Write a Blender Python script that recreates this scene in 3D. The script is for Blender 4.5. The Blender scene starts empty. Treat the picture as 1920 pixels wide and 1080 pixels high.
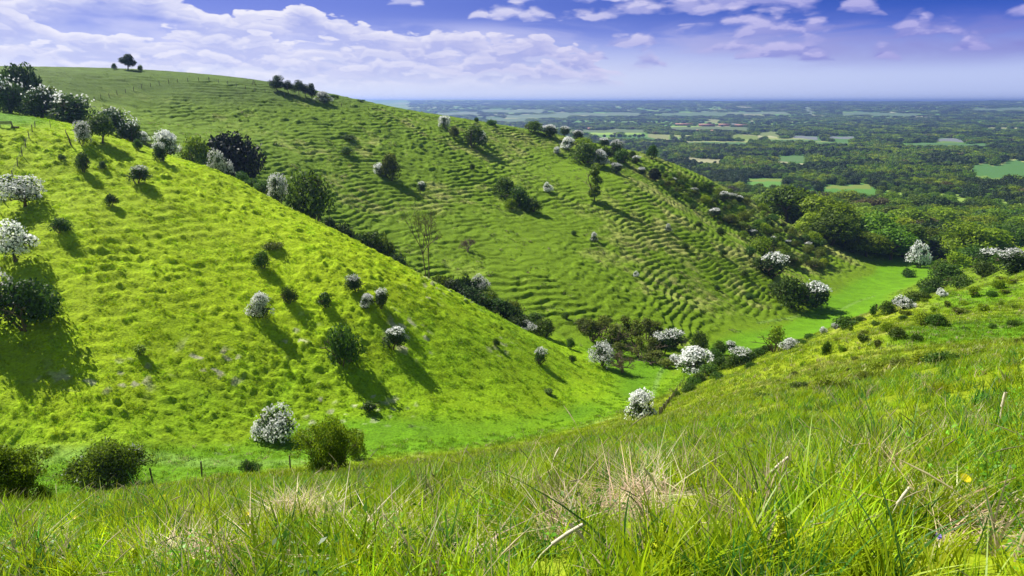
EXPO = .84
SKYGAIN = 0.559   # 1 / 2**EXPO
HAZE = 9.5e-5
HAZECOL = (.34, .50, 1.0, 1)
import bpy, math, random
import numpy as np
from mathutils import Vector, Matrix

random.seed(11)
RS = np.random.RandomState(11)
scene = bpy.context.scene
COL = scene.collection

# ---------------------------------------------------------------- camera maths
F = 1300.0
TH = math.radians(15.1)
CT, ST = math.cos(TH), math.sin(TH)

def ray(px, py):
    """direction (per metre of forward distance y) through a pixel of the 1920x1080 photograph"""
    u = (px - 960.0) / F
    v = (540.0 - py) / F
    dy = CT + v * ST
    return u / dy, (-ST + v * CT) / dy

# ---------------------------------------------------------------- noise
def _hash(ix, iy, seed):
    n = (ix.astype(np.int64) * 374761393 + iy.astype(np.int64) * 668265263 + seed * 974711) & 0x7fffffff
    n = ((n ^ (n >> 13)) * 1274126177) & 0x7fffffff
    n = (n ^ (n >> 16)) & 0xffffff
    return n / float(0xffffff)

def vnoise(x, y, seed=0):
    x0 = np.floor(x); y0 = np.floor(y)
    fx = x - x0; fy = y - y0
    fx = fx * fx * fx * (fx * (fx * 6 - 15) + 10); fy = fy * fy * fy * (fy * (fy * 6 - 15) + 10)
    a = _hash(x0, y0, seed); b = _hash(x0 + 1, y0, seed)
    c = _hash(x0, y0 + 1, seed); d = _hash(x0 + 1, y0 + 1, seed)
    return (a * (1 - fx) + b * fx) * (1 - fy) + (c * (1 - fx) + d * fx) * fy

def fbm(x, y, octv=4, seed=0, gain=.5):
    s = 0; a = 1; t = 0
    c, sn = math.cos(.6), math.sin(.6)
    for i in range(octv):
        s = s + a * (vnoise(x, y, seed + i * 17) * 2 - 1); t += a; a *= gain
        x, y = (x * c - y * sn) * 2.03 + 5.3, (x * sn + y * c) * 2.03 + 1.7
    return s / t

def sst(a, b, x):
    t = np.clip((x - a) / (b - a), 0, 1)
    return t * t * (3 - 2 * t)

# ---------------------------------------------------------------- terrain control points
CP = []
def P(px, py, y):
    a, b = ray(px, py); CP.append((a * y, y, b * y))
def W(x, y, z): CP.append((x, y, z))
# foreground bank
W(0, 0, -1.55); W(0, 5, -3.35); W(0, -20, 3.0); W(-20, 0, -3.6); W(20, 0, 3.6)
P(960, 900, 14); P(960, 860, 35); P(960, 843, 55)
P(600, 884, 50); P(300, 915, 44); P(20, 960, 38)
P(1200, 792, 75); P(1300, 750, 82)
P(1600, 740, 22); P(1600, 900, 6); P(1700, 690, 40); P(1700, 620, 75); P(1700, 563, 135)
P(1920, 493, 190); P(1500, 652, 98); P(1400, 700, 88)
P(1900, 640, 70); P(1900, 560, 115); P(1900, 800, 12)
W(-45, 12, -11.5); W(-60, 30, -22); W(220, 240, -30); W(120, 40, 6); W(90, 10, 12); W(200, 120, -2)
# valley floor
W(-62, 76, -42); W(-100, 66, -37); W(-38, 86, -45); P(600, 858, 82); P(960, 812, 98); W(25, 124, -56); W(34, 142, -58.5)
W(50, 165, -63); W(67, 189, -66.5); W(103, 237, -73.5); P(1640, 512, 335); P(1500, 585, 240); P(1560, 545, 280)
W(240, 420, -91); W(330, 520, -103); W(10, 108, -52.5)
P(1690, 540, 290)
W(118, 205, -66)
# bright spur (left slope)
P(515, 800, 92); P(640, 670, 108); P(490, 580, 113); P(260, 340, 137); P(400, 450, 126); P(100, 430, 115)
P(30, 490, 107); P(0, 640, 92); P(0, 790, 80); P(150, 760, 84); P(800, 700, 111); P(800, 600, 124)
P(800, 532, 138); P(620, 432, 146); P(430, 332, 164); P(300, 292, 172); P(180, 245, 176); P(70, 225, 174)
P(960, 612, 142); P(1100, 682, 146); P(960, 700, 120)
P(0, 390, 120); P(0, 250, 140); P(10, 215, 165); P(700, 560, 122); P(300, 600, 103); P(200, 480, 113)
W(-112, 96, -27); W(-150, 125, -14); W(-170, 165, -1)
# side combe behind the spur
W(-100, 200, -14); W(-75, 190, -22.5); W(-48, 182, -36); W(-18, 175, -49.5); W(10, 163, -56.5)
W(28, 158, -59.5)
# far hillside
P(1300, 655, 176); P(1260, 632, 178); P(1450, 585, 232); P(1200, 560, 200); P(1000, 520, 195); P(1200, 450, 250); P(1000, 400, 255)
P(1200, 350, 310); P(1350, 350, 392); P(1450, 408, 385); P(1560, 480, 345); P(1400, 480, 270); P(1300, 400, 320)
P(600, 300, 245); P(400, 232, 255); P(620, 250, 272); P(500, 192, 283); P(200, 192, 250); P(120, 218, 200)
P(100, 150, 255); P(800, 440, 215); P(800, 330, 262); P(430, 290, 212); P(700, 400, 222)
P(1350, 600, 205); P(900, 300, 300); P(1000, 290, 335)
# rim
P(1200, 287, 400); P(1100, 266, 385); P(1030, 252, 370); P(900, 232, 355); P(800, 217, 340); P(640, 192, 310); P(480, 160, 300)
P(240, 134, 290); P(0, 124, 280); P(-200, 118, 265); P(1280, 315, 405)
# behind the rim
W(95, 450, -44); W(60, 460, -42); W(20, 440, -31); W(-40, 425, -20); W(-85, 400, -9); W(-120, 390, 1); W(-190, 380, 8.5)
W(-260, 360, 12); W(-350, 300, 14); W(-300, 180, 8); W(-250, 60, 0)
W(130, 450, -58); W(160, 440, -72)
W(0, 520, -70); W(90, 530, -85); W(-150, 520, -8); W(-300, 520, 8); W(180, 520, -96)
W(-60, 600, -100); W(100, 620, -108); W(-200, 650, -60); W(300, 640, -110); W(450, 600, -108); W(420, 400, -88)
CP = np.array(CP)
S = 200.0

def _tps_fit(c, lam):
    X = c[:, :2] / S; n = len(X)
    r2 = ((X[:, None] - X[None]) ** 2).sum(-1)
    K = .5 * r2 * np.log(r2 + 1e-12) + lam * np.eye(n)
    Pm = np.c_[np.ones(n), X]
    A = np.zeros((n + 3, n + 3)); A[:n, :n] = K; A[:n, n:] = Pm; A[n:, :n] = Pm.T
    return X, np.linalg.solve(A, np.r_[c[:, 2], 0, 0, 0])
TX, TW = _tps_fit(CP, 2e-4)

def tps(x, y):
    x = np.asarray(x, float); y = np.asarray(y, float); sh = x.shape
    q = np.stack([x.ravel(), y.ravel()], -1) / S
    out = np.empty(len(q)); n = len(TX)
    for i in range(0, len(q), 20000):
        b = q[i:i + 20000]
        r2 = (b[:, :1] - TX[:, 0]) ** 2 + (b[:, 1:] - TX[:, 1]) ** 2
        out[i:i + 20000] = (.5 * r2 * np.log(r2 + 1e-12)) @ TW[:n] + TW[n] + b @ TW[n + 1:]
    return out.reshape(sh)

PLAIN = -112.0
def plain_h(x, y):
    r = np.hypot(x, y)
    h = PLAIN + 5 * fbm(x / 700, y / 700, 3, 5) * sst(500, 1200, r)
    far = sst(4200, 9500, r)
    h = h + far * (62 + 26 * fbm(x / 2600 + 3.1, y / 2600, 4, 9))
    h = h + sst(9500, 13000, r) * (50 + 34 * fbm(x / 2100, y / 2100, 4, 21))
    h = h - sst(14500, 20000, r) * 90
    return h

def base_h(x, y):
    x = np.asarray(x, float); y = np.asarray(y, float)
    near = tps(x, y)
    w = np.maximum(sst(540, 660, y), sst(430, 560, x))
    w = np.maximum(w, sst(360, 470, -x))
    return near * (1 - w) + plain_h(x, y) * w

def hit(px, py, y0=2.0, y1=2000.0):
    """where the sight line through a photograph pixel meets the ground"""
    a, b = ray(px, py)
    ys = np.concatenate([np.arange(y0, min(660, y1), .4), np.arange(660, 2500, 4.0), np.geomspace(2500, 16000, 400)])
    ys = ys[(ys >= y0)]
    g = base_h(a * ys, ys) - b * ys
    k = np.argmax(g > 0)
    if g[k] <= 0: k = len(ys) - 1
    y = ys[k]
    return float(a * y), float(y)
# ---------------------------------------------------------------- regions of the ground
VX = np.array([-160, -110, -62, -38, -15, 5, 25, 36, 50, 67, 103, 180, 240, 420.])
VY = np.array([40, 60, 76, 86, 93, 103, 124, 142, 165, 189, 237, 335, 420, 640.])
KX = np.array([-170, -100, -75, -48, -18, 10, 28, 40.])
KY = np.array([215, 200, 190, 182, 175, 163, 155, 150.])

def regions(x, y):
    """soft masks: own bank, bright spur, far hillside"""
    vy = np.interp(x, VX, VY)
    ky = np.where(x < 36, np.interp(x, KX, KY), vy)
    bank = 1 - sst(-6, 2, y - vy)
    spur = sst(-6, 2, y - vy) * (1 - sst(-5, 5, y - ky)) * (1 - sst(30, 44, x))
    far = np.clip(1 - bank - spur, 0, 1)
    return bank, spur, far

def grad_h(x, y, e=1.5):
    return (base_h(x + e, y) - base_h(x - e, y)) / (2 * e), (base_h(x, y + e) - base_h(x, y - e)) / (2 * e)

def detail(x, y, zb, slope):
    bank, spur, far = regions(x, y)
    vis = 1 - sst(430, 520, y)
    steep = sst(.22, .42, slope)
    # spur: tussocks in loose rows along the contour
    wx = x + 1.2 * fbm(x / 5, y / 5, 2, 31); wy = y + 1.2 * fbm(x / 5, y / 5, 2, 37)
    a = vnoise(wx / 1.15, wy / .85, 41); b = vnoise(wx / .7, wy / .55, 43)
    dens = .5 + .5 * sst(-.35, .3, fbm(x / 16, y / 16, 2, 47))
    tus = (.36 * sst(.66, .82, a) + .32 * sst(.68, .82, b)) * dens
    rows = np.abs(((zb / 1.15 + .35 * fbm(x / 6, y / 6, 2, 51)) % 1) - .5) * 2
    up = sst(-42, -28, zb)
    dsp = tus * (.35 + .65 * steep) + .16 * rows * steep * up * spur + .30 * fbm(x / 9, y / 9, 3, 55) * steep
    flat_top = sst(-4, 6, zb)
    d = spur * dsp * (1 - .5 * (1 - sst(-50, -44, zb)))
    # far hillside: terracettes (sheep walks) that follow the contour
    warp = .8 * fbm(x / 26, y / 26, 3, 61) + .6 * fbm(x / 5.5, y / 5.5, 3, 67)
    t = zb / 1.05 + warp + 1.6 * fbm(x / 70, y / 70, 2, 69)
    f = t - np.floor(t)
    stair = sst(.3, .62, f)
    terr = (.7 + .3 * sst(-60, 20, x)) * sst(.13, .3, slope) * (.4 + .6 * sst(-.25, .15, fbm(x / 17, y / 17, 3, 71) + .15 * sst(20, 90, x)))
    lump = .8 * sst(.45, .85, vnoise(wx / 2.3, wy / 2.0, 73)) + .35 * sst(.45, .85, vnoise(wx / 1.0, wy / 1.0, 79))
    rough = sst(.16, .34, slope) * (1 - .85 * flat_top)
    d = d + far * vis * ((stair - f) * 1.05 * .85 * terr * (.55 + .9 * vnoise(x / 4.0, y / 3.0, 95)) + lump * rough * (.75 - .45 * terr) + .5 * fbm(x / 8, y / 8, 3, 83) * rough)
    d = d + bank * (.22 * fbm(x / 4, y / 4, 3, 87) * sst(3, 25, np.hypot(x, y)) + .05 * fbm(x / .9, y / .9, 2, 89))
    # small-scale roughness everywhere near
    d = d + .05 * fbm(x / 1.3, y / 1.3, 2, 91) * vis
    return d

def full_h(x, y):
    x = np.atleast_1d(np.asarray(x, float)); y = np.atleast_1d(np.asarray(y, float))
    zb = base_h(x, y); gx, gy = grad_h(x, y)
    return zb + detail(x, y, zb, np.hypot(gx, gy))

def gz(x, y): return float(full_h(x, y)[0])

# colours of the turf (linear base colours)
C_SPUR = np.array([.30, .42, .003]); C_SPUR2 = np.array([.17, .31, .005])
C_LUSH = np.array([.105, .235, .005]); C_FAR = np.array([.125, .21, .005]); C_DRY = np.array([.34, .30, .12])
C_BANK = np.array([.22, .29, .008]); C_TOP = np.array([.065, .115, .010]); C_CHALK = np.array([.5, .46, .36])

PATHS = []  # polylines (world) with half width
def px_line(pts, y0=20): return [hit(a, b, y0) for a, b in pts]

def seg_dist(x, y, line):
    d = np.full(np.shape(x), 1e9)
    for (ax, ay), (bx, by) in zip(line[:-1], line[1:]):
        vx, vy = bx - ax, by - ay; L = vx * vx + vy * vy + 1e-9
        t = np.clip(((x - ax) * vx + (y - ay) * vy) / L, 0, 1)
        d = np.minimum(d, np.hypot(x - ax - t * vx, y - ay - t * vy))
    return d
PATHS.append((px_line([(0, 858), (140, 858), (300, 862), (560, 868)]), 1.3, .5))
PATHS.append((px_line([(1090, 800), (1180, 775), (1225, 740), (1232, 715), (1242, 690)]), .5, .6))
PATHS.append((px_line([(1420, 605), (1500, 592), (1580, 580), (1640, 555)]), .7, .4))

def ground_colour(x, y, zb, slope):
    bank, spur, far = regions(x, y)
    n1 = fbm(x / 14, y / 14, 3, 101) * .5 + .5
    n2 = fbm(x / 3.2, y / 3.2, 3, 103) * .5 + .5
    n3 = fbm(x / 40, y / 40, 3, 107) * .5 + .5
    steep = sst(.2, .42, slope)
    def m(a, b, t): return a * (1 - t[..., None]) + b * t[..., None]
    one = np.ones(x.shape + (1,))
    cs = m(one * C_SPUR, one * C_SPUR2, np.clip(1 - sst(-47, -31, zb) + .9 * (n2 - .5), 0, 1) * .75)
    cs = m(one * C_LUSH, cs, sst(.12, .3, slope))
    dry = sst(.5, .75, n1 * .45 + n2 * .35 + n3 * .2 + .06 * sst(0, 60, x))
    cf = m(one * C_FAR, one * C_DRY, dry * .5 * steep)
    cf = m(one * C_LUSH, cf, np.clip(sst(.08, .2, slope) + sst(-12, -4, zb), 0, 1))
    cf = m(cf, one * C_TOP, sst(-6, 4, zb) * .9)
    cb = m(one * C_BANK, one * C_DRY * .9, sst(.5, .78, n1 * .4 + n2 * .6) * .55)
    cb = m(cb, one * np.array([.12, .20, .008]), sst(150, 230, np.hypot(x, y)) * .8)
    cb = m(one * C_LUSH, cb, np.clip(sst(.26, .44, slope) + (1 - sst(40, 90, np.hypot(x, y))), 0, 1))
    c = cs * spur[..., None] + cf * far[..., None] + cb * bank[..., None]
    # bare chalk scrapes low on the spur
    ch = spur * sst(.76, .86, vnoise(x / 1.1, y / 1.0, 113)) * sst(.55, .8, vnoise(x / 9, y / 9, 115)) * sst(-49, -44, zb) * (1 - sst(-38, -34, zb))
    c = m(c, one * C_CHALK, ch * .8)
    for ln, hw, st in PATHS:
        k = (1 - sst(hw * .5, hw * 1.6, seg_dist(x, y, ln) + .4 * fbm(x / 2, y / 2, 2, 117))) * st
        c = m(c, one * np.array([.2, .33, .07]), k)
    return c * (.78 + .44 * n2[..., None]) * (.82 + .36 * n1[..., None])

# ---------------------------------------------------------------- material helpers
def new_mat(name):
    m = bpy.data.materials.new(name); m.use_nodes = True
    nt = m.node_tree; nt.nodes.clear()
    return m, nt
def N(nt, t, **kw):
    n = nt.nodes.new(t)
    for k, v in kw.items():
        if k in n.inputs.keys() if isinstance(k, str) else False: n.inputs[k].default_value = v
        elif hasattr(n, k): setattr(n, k, v)
        else: n.inputs[k].default_value = v
    return n
def L(nt, a, b): nt.links.new(a, b)

def leaf_material(name, c1, c2, trans=.35, rough=.6, attr='lv', inst=False, hue=.0):
    """thin leaves: diffuse + translucent, colour varied per leaf and per plant"""
    m, nt = new_mat(name)
    at = N(nt, 'ShaderNodeAttribute', attribute_name=attr)
    mix = N(nt, 'ShaderNodeMix', data_type='RGBA'); mix.inputs[6].default_value = (*c1, 1); mix.inputs[7].default_value = (*c2, 1)
    L(nt, at.outputs['Fac'], mix.inputs[0])
    oi = N(nt, 'ShaderNodeObjectInfo')
    mr = N(nt, 'ShaderNodeMapRange'); mr.inputs[3].default_value = .68; mr.inputs[4].default_value = 1.3
    L(nt, oi.outputs['Random'], mr.inputs[0])
    hs = N(nt, 'ShaderNodeHueSaturation'); L(nt, mix.outputs[2], hs.inputs['Color']); L(nt, mr.outputs[0], hs.inputs['Value'])
    if hue:
        wn = N(nt, 'ShaderNodeTexWhiteNoise', noise_dimensions='1D'); L(nt, oi.outputs['Random'], wn.inputs['W'])
        m2 = N(nt, 'ShaderNodeMapRange'); m2.inputs[3].default_value = .5 - hue; m2.inputs[4].default_value = .5 + hue * .7
        L(nt, wn.outputs['Value'], m2.inputs[0]); L(nt, m2.outputs[0], hs.inputs['Hue'])
    d = N(nt, 'ShaderNodeBsdfPrincipled'); d.inputs['Roughness'].default_value = rough; d.inputs['Specular IOR Level'].default_value = .25
    tr = N(nt, 'ShaderNodeBsdfTranslucent')
    L(nt, hs.outputs[0], d.inputs['Base Color']); L(nt, hs.outputs[0], tr.inputs['Color'])
    ms = N(nt, 'ShaderNodeMixShader'); ms.inputs[0].default_value = trans
    L(nt, d.outputs[0], ms.inputs[1]); L(nt, tr.outputs[0], ms.inputs[2])
    o = N(nt, 'ShaderNodeOutputMaterial'); L(nt, ms.outputs[0], o.inputs[0])
    return m

def grass_material(name, trans=.45):
    """blade colour arrives as a per-tuft attribute; tips paler than roots"""
    m, nt = new_mat(name)
    at = N(nt, 'ShaderNodeAttribute', attribute_name='col', attribute_type='INSTANCER')
    lv = N(nt, 'ShaderNodeAttribute', attribute_name='lv')
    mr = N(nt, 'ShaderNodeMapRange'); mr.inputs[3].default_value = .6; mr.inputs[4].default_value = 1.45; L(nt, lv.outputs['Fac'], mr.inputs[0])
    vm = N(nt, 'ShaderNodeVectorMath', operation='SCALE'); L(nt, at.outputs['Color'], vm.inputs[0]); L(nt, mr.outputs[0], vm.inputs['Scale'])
    d = N(nt, 'ShaderNodeBsdfPrincipled'); d.inputs['Roughness'].default_value = .45; d.inputs['Specular IOR Level'].default_value = .35
    tr = N(nt, 'ShaderNodeBsdfTranslucent')
    L(nt, vm.outputs[0], d.inputs['Base Color']); L(nt, vm.outputs[0], tr.inputs['Color'])
    ms = N(nt, 'ShaderNodeMixShader'); ms.inputs[0].default_value = trans
    L(nt, d.outputs[0], ms.inputs[1]); L(nt, tr.outputs[0], ms.inputs[2])
    o = N(nt, 'ShaderNodeOutputMaterial'); L(nt, ms.outputs[0], o.inputs[0])
    return m

def plain_material(name, col, rough=.8, noise=0, scale=8, spec=.2):
    m, nt = new_mat(name)
    d = N(nt, 'ShaderNodeBsdfPrincipled'); d.inputs['Roughness'].default_value = rough; d.inputs['Specular IOR Level'].default_value = spec
    tc = N(nt, 'ShaderNodeTexCoord'); nz = N(nt, 'ShaderNodeTexNoise'); nz.inputs['Scale'].default_value = scale; nz.inputs['Detail'].default_value = 5
    L(nt, tc.outputs['Object'], nz.inputs['Vector'])
    mx = N(nt, 'ShaderNodeMix', data_type='RGBA')
    mx.inputs[6].default_value = (*[c * (1 - noise) for c in col], 1); mx.inputs[7].default_value = (*[min(1, c * (1 + noise)) for c in col], 1)
    L(nt, nz.outputs['Fac'], mx.inputs[0]); L(nt, mx.outputs[2], d.inputs['Base Color'])
    o = N(nt, 'ShaderNodeOutputMaterial'); L(nt, d.outputs[0], o.inputs[0])
    return m

def turf_material():
    m, nt = new_mat('turf')
    at = N(nt, 'ShaderNodeAttribute', attribute_name='col')
    geo = N(nt, 'ShaderNodeNewGeometry')
    n1 = N(nt, 'ShaderNodeTexNoise'); n1.inputs['Scale'].default_value = 2.6; n1.inputs['Detail'].default_value = 6; n1.inputs['Roughness'].default_value = .65
    L(nt, geo.outputs['Position'], n1.inputs['Vector'])
    mr = N(nt, 'ShaderNodeMapRange'); mr.inputs[1].default_value = .3; mr.inputs[2].default_value = .7; mr.inputs[3].default_value = .62; mr.inputs[4].default_value = 1.35
    L(nt, n1.outputs['Fac'], mr.inputs[0])
    vm = N(nt, 'ShaderNodeVectorMath', operation='SCALE'); L(nt, at.outputs['Color'], vm.inputs[0]); L(nt, mr.outputs[0], vm.inputs['Scale'])
    d = N(nt, 'ShaderNodeBsdfPrincipled'); d.inputs['Roughness'].default_value = .85; d.inputs['Specular IOR Level'].default_value = .1
    d.inputs['Sheen Weight'].default_value = .35; d.inputs['Sheen Roughness'].default_value = .5
    L(nt, vm.outputs[0], d.inputs['Base Color']); L(nt, vm.outputs[0], d.inputs['Sheen Tint'])
    bp = N(nt, 'ShaderNodeBump'); bp.inputs['Strength'].default_value = .9; bp.inputs['Distance'].default_value = .25
    L(nt, n1.outputs['Fac'], bp.inputs['Height']); L(nt, bp.outputs[0], d.inputs['Normal'])
    o = N(nt, 'ShaderNodeOutputMaterial'); L(nt, d.outputs[0], o.inputs[0])
    return m

# ---------------------------------------------------------------- mesh helpers
def mesh_np(name, verts, faces, mats=(), smooth=False, attrs=None, k=4):
    """verts (n,3), faces (m,k) integer array"""
    me = bpy.data.meshes.new(name)
    verts = np.asarray(verts, np.float32); faces = np.asarray(faces, np.int32)
    me.vertices.add(len(verts)); me.vertices.foreach_set('co', verts.ravel())
    me.loops.add(faces.size); me.loops.foreach_set('vertex_index', faces.ravel())
    me.polygons.add(len(faces)); me.polygons.foreach_set('loop_start', np.arange(0, faces.size, faces.shape[1], dtype=np.int32))
    if smooth: me.polygons.foreach_set('use_smooth', np.ones(len(faces), bool))
    for an, (dom, typ, val) in (attrs or {}).items():
        a = me.attributes.new(an, typ, dom)
        if typ == 'FLOAT_COLOR':
            v = np.ones((len(val), 4), np.float32); v[:, :3] = val; a.data.foreach_set('color', v.ravel())
        elif typ == 'FLOAT_VECTOR': a.data.foreach_set('vector', np.asarray(val, np.float32).ravel())
        elif typ == 'INT': a.data.foreach_set('value', np.asarray(val, np.int32).ravel())
        else: a.data.foreach_set('value', np.asarray(val, np.float32).ravel())
    for m in mats: me.materials.append(m)
    me.update(calc_edges=True)
    return me

def link(name, me, parent=None, mat=None):
    o = bpy.data.objects.new(name, me); COL.objects.link(o)
    if parent: o.parent = parent
    return o

def tag(o, label=None, cat=None, group=None, kind=None):
    if label: o['label'] = label
    if cat: o['category'] = cat
    if group: o['group'] = group
    if kind: o['kind'] = kind
    return o

def grid_axis(parts):
    """parts: (start, stop, step) joined into one axis"""
    out = []
    for a, b, s in parts:
        n = max(1, int(round((b - a) / s)))
        out.append(a + (b - a) * np.arange(n) / n)
    out.append([parts[-1][1]])
    return np.concatenate(out)

def grid_faces(nx, ny):
    i = np.arange(nx - 1)[None, :] + np.arange(ny - 1)[:, None] * nx
    return np.stack([i, i + 1, i + 1 + nx, i + nx], -1).reshape(-1, 4)

QUICK = False
M_TURF = turf_material()
k_ = 2.0 if QUICK else 1.0
ax = grid_axis([(-470, -200, 6), (-200, -130, 1.5), (-130, 60, .32 * k_), (60, 250, .5 * k_), (250, 560, 4)])
ay = grid_axis([(-25, 2, 1.5), (2, 55, .5), (55, 200, .32 * k_), (200, 220, .4 * k_), (220, 420, .5 * k_), (420, 660, 4)])
GX, GY = np.meshgrid(ax, ay)
fx_, fy_ = GX.ravel(), GY.ravel()
zb_ = np.empty(len(fx_))
zb_ = base_h(fx_, fy_).reshape(GX.shape)
gxx = np.gradient(zb_, ax, axis=1); gyy = np.gradient(zb_, ay, axis=0)
sl_ = np.hypot(gxx, gyy)
ZD = zb_ + detail(GX, GY, zb_, sl_)
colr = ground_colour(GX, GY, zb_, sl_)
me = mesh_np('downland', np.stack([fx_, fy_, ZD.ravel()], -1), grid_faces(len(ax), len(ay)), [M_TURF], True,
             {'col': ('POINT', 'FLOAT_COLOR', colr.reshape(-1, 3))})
tag(link('hills', me), 'rough green chalk downland slopes round a dry valley', kind='structure')

def bil(A, x, y):
    xi = np.clip(np.searchsorted(ax, x) - 1, 0, len(ax) - 2); yi = np.clip(np.searchsorted(ay, y) - 1, 0, len(ay) - 2)
    fx = np.clip((x - ax[xi]) / (ax[xi + 1] - ax[xi]), 0, 1); fy = np.clip((y - ay[yi]) / (ay[yi + 1] - ay[yi]), 0, 1)
    if A.ndim == 3: fx = fx[:, None]; fy = fy[:, None]
    return (A[yi, xi] * (1 - fx) + A[yi, xi + 1] * fx) * (1 - fy) + (A[yi + 1, xi] * (1 - fx) + A[yi + 1, xi + 1] * fx) * fy
def gz(x, y):
    if abs(x) < 460 and -20 < y < 655: return float(bil(ZD, np.array([x]), np.array([y]))[0])
    return float(base_h(np.array([x]), np.array([y]))[0])

# ---------------------------------------------------------------- the plain
def field_colour(x, y):
    """patchwork of fields"""
    r = np.hypot(x, y)
    s = 230 + 0 * r
    cx = x / s + .35 * fbm(x / 600, y / 600, 2, 201); cy = y / (s * .8) + .35 * fbm(x / 600, y / 600, 2, 203)
    h1 = _hash(np.floor(cx), np.floor(cy), 7); h2 = _hash(np.floor(cx), np.floor(cy), 8)
    pal = np.array([[.10, .22, .03], [.16, .26, .05], [.07, .17, .03], [.24, .28, .09], [.12, .25, .04], [.30, .30, .16], [.09, .2, .04], [.2, .3, .05]])
    c = pal[(h1 * 7.99).astype(int)] * (.8 + .4 * h2[..., None])
    return c * (.85 + .3 * (fbm(x / 60, y / 60, 3, 205)[..., None] * .5 + .5))

def proj(x, y, z):
    """photograph pixel of a world point"""
    d = y * CT - z * ST; v = y * ST + z * CT
    return 960 + F * x / d, 540 - F * v / d

# open ground seen between the woods: pixel centre, half width, half height, colour
G_ = (.10, .33, .03); YG = (.30, .42, .03); PL = (.30, .34, .36)
FIELDS = [(1890, 319, 66, 13, G_), (1590, 351, 42, 3.5, YG), (1435, 338, 34, 2.5, YG), (1484, 299, 26, 5, (.14, .32, .05)),
          (1397, 256, 25, 4, YG), (1442, 252, 18, 4, (.3, .4, .08)), (1510, 258, 22, 2.6, PL), (1577, 258, 24, 2.2, PL), (1782, 263, 24, 2.8, PL),
          (1745, 271, 55, 2, (.14, .34, .06)), (1345, 268, 55, 1.5, (.12, .3, .05)), (1234, 256, 20, 4, (.42, .46, .14)),
          (1336, 228, 12, 3, (.45, .5, .12)), (1516, 205, 9, 7, (.3, .42, .2)), (1300, 214, 60, 3, (.2, .34, .1)), (1120, 214, 80, 2.5, (.25, .36, .15)),
          (960, 208, 60, 2.5, (.26, .38, .16)), (1010, 218, 60, 3, (.25, .38, .16)), (950, 224, 40, 3, (.2, .32, .12)), (1650, 214, 70, 2.5, (.2, .34, .12)),
          (860, 213, 40, 2.5, (.3, .4, .2)), (1420, 212, 60, 2, (.28, .4, .16)), (1490, 263, 50, 1.2, (.14, .34, .06)), (1560, 268, 30, 1.5, (.12, .3, .05)),
          (1790, 272, 60, 2, (.12, .3, .06)), (1330, 241, 76, 3, (.2, .3, .08)), (1150, 246, 60, 2.5, (.2, .3, .08)), (1880, 205, 60, 2, (.2, .32, .12))]
def in_field(px, py, grow=0, down=0):
    k = np.full(np.shape(px), -1)
    wob = np.sin(px * .11) * .25 + np.sin(px * .043 + 1) * .3 + np.sin(px * .31) * .12
    for i, (cx, cy, hw, hh, c) in enumerate(FIELDS):
        k[(np.abs(px - cx) < hw + grow) & (py > cy - hh * (1 + wob) - grow * .25) & (py < cy + hh * (1 - wob * .8) + (px - cx) / hw * hh * .35 + down)] = i
    return k

def plain_mesh():
    az = np.radians(np.concatenate([np.arange(-100, -12, 1.0), np.arange(-12, 40, .12), np.arange(40, 101, 1.0)]))
    r = np.concatenate([np.arange(560, 1400, 9), np.geomspace(1400, 34000, 330)])
    R, A = np.meshgrid(r, az, indexing='ij')
    X = R * np.sin(A); Y = R * np.cos(A)
    Z = plain_h(X, Y)
    Z = np.where((Y < 654) & (np.abs(X) < 552) & (Y > -20), Z - 6, Z)
    c = field_colour(X, Y)
    px, py = proj(X, Y, Z)
    k = in_field(px, py)
    for i, f in enumerate(FIELDS):
        c[k == i] = np.array(f[4]) * .42 + .03
    nx, ny = len(az), len(r)
    i = np.arange(nx - 1)[None, :] + np.arange(ny - 1)[:, None] * nx
    f = np.stack([i, i + nx, i + 1 + nx, i + 1], -1).reshape(-1, 4)[:, ::-1]
    me = mesh_np('plain', np.stack([X, Y, Z], -1).reshape(-1, 3), f[:, ::-1][:, ::-1], [M_PLAIN], True, {'col': ('POINT', 'FLOAT_COLOR', c.reshape(-1, 3))})
    return tag(link('ground', me), 'wide farmed plain of fields below the downs', kind='structure')

def plain_ground_material():
    m, nt = new_mat('plain_fields')
    at = N(nt, 'ShaderNodeAttribute', attribute_name='col')
    d = N(nt, 'ShaderNodeBsdfPrincipled'); d.inputs['Roughness'].default_value = .9; d.inputs['Specular IOR Level'].default_value = .1
    L(nt, at.outputs['Color'], d.inputs['Base Color'])
    o = N(nt, 'ShaderNodeOutputMaterial'); L(nt, d.outputs[0], o.inputs[0])
    return m
M_PLAIN = plain_ground_material()
plain_mesh()

# ---------------------------------------------------------------- camera
cam = bpy.data.cameras.new('camera'); cam.sensor_width = 36; cam.lens = 36 * F / 1920; cam.clip_start = .1; cam.clip_end = 80000
co = bpy.data.objects.new('camera', cam); COL.objects.link(co)
co.rotation_euler = (math.radians(90) - TH, 0, 0); scene.camera = co

# ---------------------------------------------------------------- sun and sky
SUN_AZ, SUN_EL = math.radians(53), math.radians(46.5)      # azimuth to the left of straight ahead
sl = bpy.data.lights.new('sun', 'SUN'); sl.energy = 5.0; sl.angle = math.radians(.5); sl.color = (1, .95, .86)
so = bpy.data.objects.new('sun', sl); COL.objects.link(so)
sd = Vector((-math.sin(SUN_AZ) * math.cos(SUN_EL), math.cos(SUN_AZ) * math.cos(SUN_EL), math.sin(SUN_EL)))
so.rotation_euler = sd.to_track_quat('Z', 'Y').to_euler()

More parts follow.
